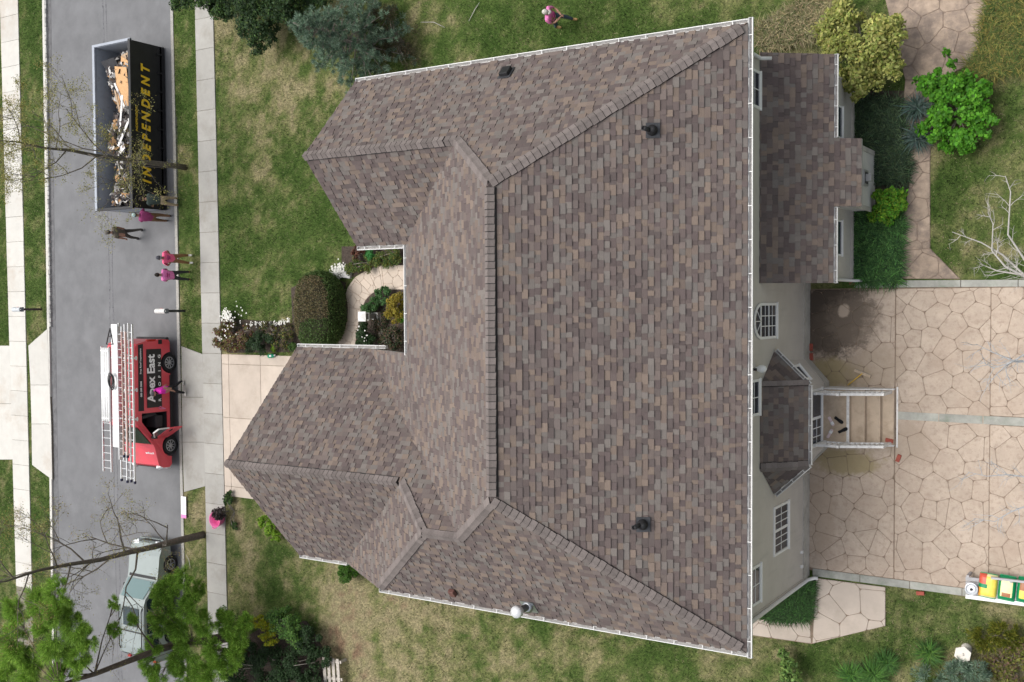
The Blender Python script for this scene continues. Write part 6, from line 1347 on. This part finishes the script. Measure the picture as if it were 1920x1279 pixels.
# ================================================================== GRASS
n = 1000000
x = rng.random(n)*(49.)-50.; y = rng.random(n)*35.-18.5
keep = np.ones(n, bool)
d = RC.T @ np.stack([x, y, np.full(n, -H)]); px = 960+F_PX*d[0]/-d[2]; py = 639.5-F_PX*d[1]/-d[2]
keep &= (px > -60) & (px < 1990) & (py > -60) & (py < 1340)
x = x[keep]; y = y[keep]; keep = np.ones(len(x), bool)
for p in NOGRASS+[[(XF, -7.6), (XW, -7.6), (XW, 5.9), (LWX+.3, 5.9), (LWX+.3, 2), (XF, 2)], [(GX+.3, -1.7), (XF, -1.7), (XF, -7.7), (GX+.3, -7.7)], [(XW, .5), (XE, .5), (XE, 5.9), (XW, 5.9)]]: keep &= ~inpoly(x, y, p)
x = x[keep]; y = y[keep]; g = greenness(x, y); th_ = np.clip((g+.1)*2.2, .0, 1); kk = rng.random(len(x)) < .25+.75*th_; x = x[kk]; y = y[kk]; g = g[kk]; k = len(x)
cl = fbm(x*9, y*9, 2)-.5; c = lawn_col(g+rng.normal(0, .25, k)-cl*1.3)*np.clip(.72+rng.normal(0, .32, (k, 1))+cl[:, None]*1.5, .25, 2.2); th = rng.random(k)*2*math.pi; L = .035+.045*rng.random((k, 1))*(.6+.6*np.clip(g, 0, 1)[:, None])
b = np.column_stack([x, y, np.full(k, -.045)]); dd = np.column_stack([np.cos(th), np.sin(th), np.zeros(k)]); s = np.column_stack([-np.sin(th), np.cos(th), np.zeros(k)])*.008
V = np.stack([b-s, b+s, b+dd*L*.8+np.array((0, 0, 1))*(L*.8+.02)], 1).reshape(-1, 3)
go = link('lawn_grass', fastmesh('lawn_grass', V, np.arange(3*k).reshape(k, 3), np.repeat(np.clip(c, .01, .8), 3, 0), matcol('grass blade', .8, .12, 8, .15), 3)); tag(go, 'patchy green and straw coloured lawn grass', kind='stuff')
# fallen twigs on the lawns
for (a, b_, lab) in (((790, 42), (835, 52), 'pale fallen twig on the lawn above the house'), ((880, 40), (900, 5), 'thin fallen twig near the top lawn beside the spruce'), ((350, 1040), (358, 1065), 'pale twig on the verge beside the wagon')):
    p, q = G(*a), G(*b_); m_ = (p+q)/2+np.array((.05, .08, 0)); tw = link('twig', MB().tube([(*p[:2], .03), (*m_[:2], .04), (*q[:2], .03)], [.008, .012, .006], 5).mesh('twig', M_barkp)); tag(tw, lab, 'twig')
# ================================================================== PEOPLE
def person(lab, foot_a, foot_b, facing, cols, h=1.68, lean=0., arms='down', hat=None, hairc=(.02, .015, .012), zf=0., twist=0.):
    """standing figure: feet on two ground points, one continuous body mesh, cap or hair as a child"""
    fa = np.array(foot_a, float); fb = np.array(foot_b, float); fc = (fa+fb)/2; s = h/1.72
    cf, sf = math.cos(facing), math.sin(facing); fw = np.array((cf, sf, 0.)); lf = np.array((-sf, cf, 0.)); up = np.array((0, 0, 1.))
    if (fa-fb) @ lf[:2] < 0: fa, fb = fb, fa                     # fa = left foot
    base = np.array((fc[0], fc[1], zf)); sl, cl = math.sin(lean), math.cos(lean); ax = fw*sl+up*cl; fx = fw*cl-up*sl
    pel = base+up*.90*s-fw*.10*lean; chest = pel+ax*.40*s; neck = pel+ax*.56*s; head = pel+ax*.66*s+fx*.03*s
    V_ = []; Ed = []; Rd = []; Lb = []
    def v(p, r, l): V_.append(np.array(p, float)); Rd.append(r*s); Lb.append(l); return len(V_)-1
    def e(*i):
        for a, b in zip(i[:-1], i[1:]): Ed.append((a, b))
    ip = v(pel, .135, 'pants'); iw = v(pel+ax*.14*s, .155, 'shirt'); ic = v(chest, .178, 'shirt'); inb = v(neck-ax*.03*s, .085, 'shirt'); ih = v(head, .055, 'skin'); e(ip, iw, ic, inb, ih)
    for sd, f in ((1, fa), (-1, fb)):
        ft = np.array((f[0], f[1], zf)); hip = pel+lf*sd*.095*s-up*.06*s; ank = ft+up*.085*s-fw*.03; knee = (hip+ank)/2+fw*.05+lf*sd*.01
        a = v(hip, .095, 'pants'); b = v(knee, .068, 'pants'); c = v(ank+up*.10, .05, 'pants'); d = v(ank, .045, 'shoe'); g_ = v(ft+fw*.13+up*.045, .042, 'shoe'); e(ip, a, b, c, d, g_)
        sh = chest+ax*.10*s+lf*sd*.185*s; ic2 = v(sh, .082, 'shirt')
        if arms == 'front': el = sh-ax*.24*s+lf*sd*.06+fx*.10; wr_ = el+fx*.20-lf*sd*.16+ax*.02
        elif arms == 'fold': el = sh-ax*.25*s+lf*sd*.04+fx*.06; wr_ = el+fx*.10-lf*sd*.22+ax*.05
        elif arms == 'back': el = sh-ax*.26*s+lf*sd*.10-fx*.06; wr_ = el-ax*.16-lf*sd*.12-fx*.08
        elif arms == 'reach': el = sh+fx*.16-ax*.16+lf*sd*.05; wr_ = el+fx*.22-ax*.06
        elif arms == 'walk': el = sh-ax*.27*s+lf*sd*.05-fx*.05*sd; wr_ = el-ax*.2+fx*.10*sd
        else: el = sh-ax*.28*s+lf*sd*.05; wr_ = el-ax*.24*s+fx*.05
        j = v((sh+el)/2, .068, 'shirt'); k = v(el, .045, cols.get('fore', 'skin')); m_ = v(wr_, .034, cols.get('fore', 'skin')); e(ic, ic2, j, k, m_)
        # palm, four fingers and a thumb
        hd_ = wr_-el; hd_ /= np.linalg.norm(hd_); sdv = np.cross(hd_, fx+.1*up); sdv /= np.linalg.norm(sdv)+1e-6
        pm = v(wr_+hd_*.07, .034, 'skin'); e(m_, pm)
        for q, (o_, ln_) in enumerate(((-.027, .062), (-.009, .075), (.009, .072), (.027, .055))):
            a1 = v(wr_+hd_*.105+sdv*o_, .0095, 'skin'); a2 = v(wr_+hd_*(.105+ln_*.55)+sdv*o_*1.1+fx*.008, .009, 'skin'); a3 = v(wr_+hd_*(.105+ln_)+sdv*o_*1.1+fx*.022, .008, 'skin'); e(pm, a1, a2, a3)
        t1 = v(wr_+hd_*.05-sdv*.04+fx*.015, .010, 'skin'); t2 = v(wr_+hd_*.09-sdv*.055+fx*.025, .009, 'skin'); e(pm, t1, t2)
    me = bpy.data.meshes.new('body'); me.from_pydata([tuple(p-base) for p in V_], Ed, []); ob = bpy.data.objects.new('body', me); COL.objects.link(ob)
    sk_ = ob.modifiers.new('skin', 'SKIN'); sk_.use_smooth_shade = True; ob.modifiers.new('sub', 'SUBSURF').levels = 1
    for i, r in enumerate(Rd): me.skin_vertices[0].data[i].radius = (r, r); me.skin_vertices[0].data[i].use_root = (i == 0)
    # the torso is broader than deep
    dg = bpy.context.evaluated_depsgraph_get(); m2 = bpy.data.meshes.new_from_object(ob.evaluated_get(dg)); bpy.data.objects.remove(ob)
    P = np.array([q.co[:] for q in m2.vertices]); seg = np.array([(V_[a]-base, V_[b]-base) for a, b in Ed]); A, B = seg[:, 0], seg[:, 1]; D = B-A; LL = (D*D).sum(1)+1e-9
    rel = P-(chest-base); latr = rel @ lf; hgt = rel @ ax; tor = (np.abs(latr) < .2*s) & (hgt > -.45*s) & (hgt < .16*s)
    P[tor] += np.outer(latr[tor]*.16*np.clip(1-np.abs(hgt[tor]+.1)/.5, 0, 1), lf)
    bm = bmesh.new(); bm.from_mesh(m2)
    for q, p in zip(bm.verts, P): q.co = p
    names = ['shirt', 'pants', 'skin', 'shoe', 'dark']
    for f in bm.faces:
        c = np.array(f.calc_center_median()); t = np.clip(((c-A)*D).sum(1)/LL, 0, 1); dist = np.linalg.norm(A+D*t[:, None]-c, axis=1); k = int(np.argmin(dist)); l = Lb[Ed[k][1]] if t[k] > .4 else Lb[Ed[k][0]]
        f.material_index = names.index(l) if l in names else 2; f.smooth = True
    # head: skull with brow, nose, ears, eyes and mouth in the same mesh
    hl = head-base+ax*.09*s
    def blob(c, r3, mi, nu=14, nv=10):
        rows = []
        for i in range(nv+1):
            ph = math.pi*i/nv; row = []
            for j in range(nu):
                t = 2*math.pi*j/nu; p = c+fx*r3[0]*math.sin(ph)*math.cos(t)+lf*r3[1]*math.sin(ph)*math.sin(t)+ax*r3[2]*math.cos(ph)
                row.append(bm.verts.new(p))
            rows.append(row)
        for i in range(nv):
            for j in range(nu):
                try: f = bm.faces.new((rows[i][j], rows[i+1][j], rows[i+1][(j+1) % nu], rows[i][(j+1) % nu])); f.material_index = mi; f.smooth = True
                except ValueError: pass
    blob(hl, (.098*s, .078*s, .118*s), 2); blob(hl+fx*.1*s-ax*.015*s, (.018*s, .014*s, .026*s), 2, 8, 6); blob(hl+fx*.075*s-ax*.085*s, (.03*s, .035*s, .03*s), 2, 8, 6)
    for sd in (-1, 1): blob(hl+lf*sd*.078*s-ax*.005*s, (.022*s, .012*s, .032*s), 2, 8, 6); blob(hl+fx*.088*s+lf*sd*.032*s+ax*.012*s, (.01*s, .014*s, .009*s), 4, 8, 6)
    blob(hl+fx*.094*s-ax*.055*s, (.008*s, .024*s, .006*s), 4, 8, 6)
    bmesh.ops.recalc_face_normals(bm, faces=bm.faces); m2.materials.clear(); bm.to_mesh(m2); bm.free()
    for n_, c_ in (('shirt', cols['shirt']), ('pants', cols['pants']), ('skin', cols.get('skin', (.42, .24, .17))), ('shoe', cols['shoe']), ('eye', (.03, .02, .02))): m2.materials.append(mat('cloth %s %.3f %.3f %.3f' % (n_, *c_), c_, .85, .16 if n_ != 'pants' else .25, 14))
    t = thing('person', lab, 'person', tuple(base)); o = link('body', m2, t)
    # hair and hat
    def dome(name, k, zc, m_, brim=False):
        mb = MB(); nu = 16; rows = 6
        vs = []
        for i in range(rows+1):
            ph = zc*i/rows
            for j in range(nu): tt = 2*math.pi*j/nu; vs.append(hl+ax*.012*s+fx*(.098*k*s*math.sin(ph)*math.cos(tt)-.008)+lf*.08*k*s*math.sin(ph)*math.sin(tt)+ax*.118*k*s*math.cos(ph))
        mb.add(vs, [(i*nu+j, i*nu+(j+1) % nu, (i+1)*nu+(j+1) % nu, (i+1)*nu+j) for i in range(rows) for j in range(nu)])
        if brim:
            c = hl+ax*.03*s; q = [c+fx*(.09+.0)*s+lf*b_*.075*s for b_ in (-1, -.5, 0, .5, 1)]+[c+fx*(.19-.05*abs(b_)**2)*s+lf*b_*.06*s-ax*.012 for b_ in (1, .5, 0, -.5, -1)]; mb.add(q, [tuple(range(10))])
        ob_ = part(name, mb, m_, t, True, world=False); md = ob_.modifiers.new('s', 'SOLIDIFY'); md.thickness = .008
    dome('hair', 1.04, rad(100), mat('hair %.3f' % hairc[0], hairc, .9, .3, 30))
    if hat: dome('cap', 1.1, rad(82), mat('cap %.2f %.2f %.2f' % hat, hat, .8, .1, 12), True)
    extras = cols.get('print')
    if extras:
        sgn, colr = extras
        for k in range(2):
            q = chest-base+fx*sgn*(.19-.01*k)*s+ax*(.06-.1*k)*s
            part('shirt_print', MB().obox(q, (lf*(.09-.03*k), ax*.022, fx*.012)), mat('print dark', colr, .8, .1, 9), t, world=False)
    return t
def gp(*a): return [G(*q)[:2] for q in a]
PK = (.78, .17, .36); JN = (.06, .085, .12)
person('person in pink shirt and jeans walking on the upper lawn, hands together', *gp((1078, 37), (1048, 52)), rad(-8), dict(shirt=(.72, .20, .45), pants=JN, shoe=(.45, .28, .12), print=(1, (.25, .02, .12))), lean=.22, arms='front', hat=(.55, .53, .48))
person('person in bright pink shirt and brown trousers standing at the kerb', *gp((358, 479), (360, 493)), rad(2), dict(shirt=(.85, .14, .28), pants=(.26, .13, .06), shoe=(.75, .73, .7), skin=(.36, .17, .12), print=(1, (.30, .02, .06))), arms='back', hat=(.07, .07, .085))
person('person in pink top and dark trousers standing with back to the house', *gp((357, 510), (358, 524)), rad(178), dict(shirt=(.72, .20, .46), pants=(.035, .035, .04), shoe=(.42, .2, .14), print=(-1, (.30, .05, .18))), arms='fold')
person('person in magenta shirt walking past the side of the red van', *gp((346, 716), (350, 737)), rad(-95), dict(shirt=(.62, .02, .38), pants=(.015, .015, .018), shoe=(.68, .66, .62), skin=(.40, .22, .16)), arms='walk', lean=.18, hairc=(.12, .11, .12))
person('person in camouflage clothes walking on the road beyond the dumpster', *gp((266, 431), (258, 447)), rad(200), dict(shirt=(.12, .105, .08), pants=(.07, .065, .055), shoe=(.03, .03, .03)), arms='down', hat=(.10, .09, .08), zf=-.1)
person('person in pink vest and plaid trousers at the end of the dumpster', *gp((318, 405), (312, 414)), rad(165), dict(shirt=(.30, .05, .16), pants=(.20, .11, .06), shoe=(.04, .04, .04), fore='shirt'), arms='reach', hat=(.35, .48, .48), lean=.2, zf=-.1)
person('person in dark green shirt and tan trousers leaning against the dumpster side', *gp((333, 372), (335, 385)), rad(176), dict(shirt=(.03, .045, .04), pants=(.46, .35, .24), shoe=(.40, .22, .12)), arms='reach', lean=.55, zf=-.004)
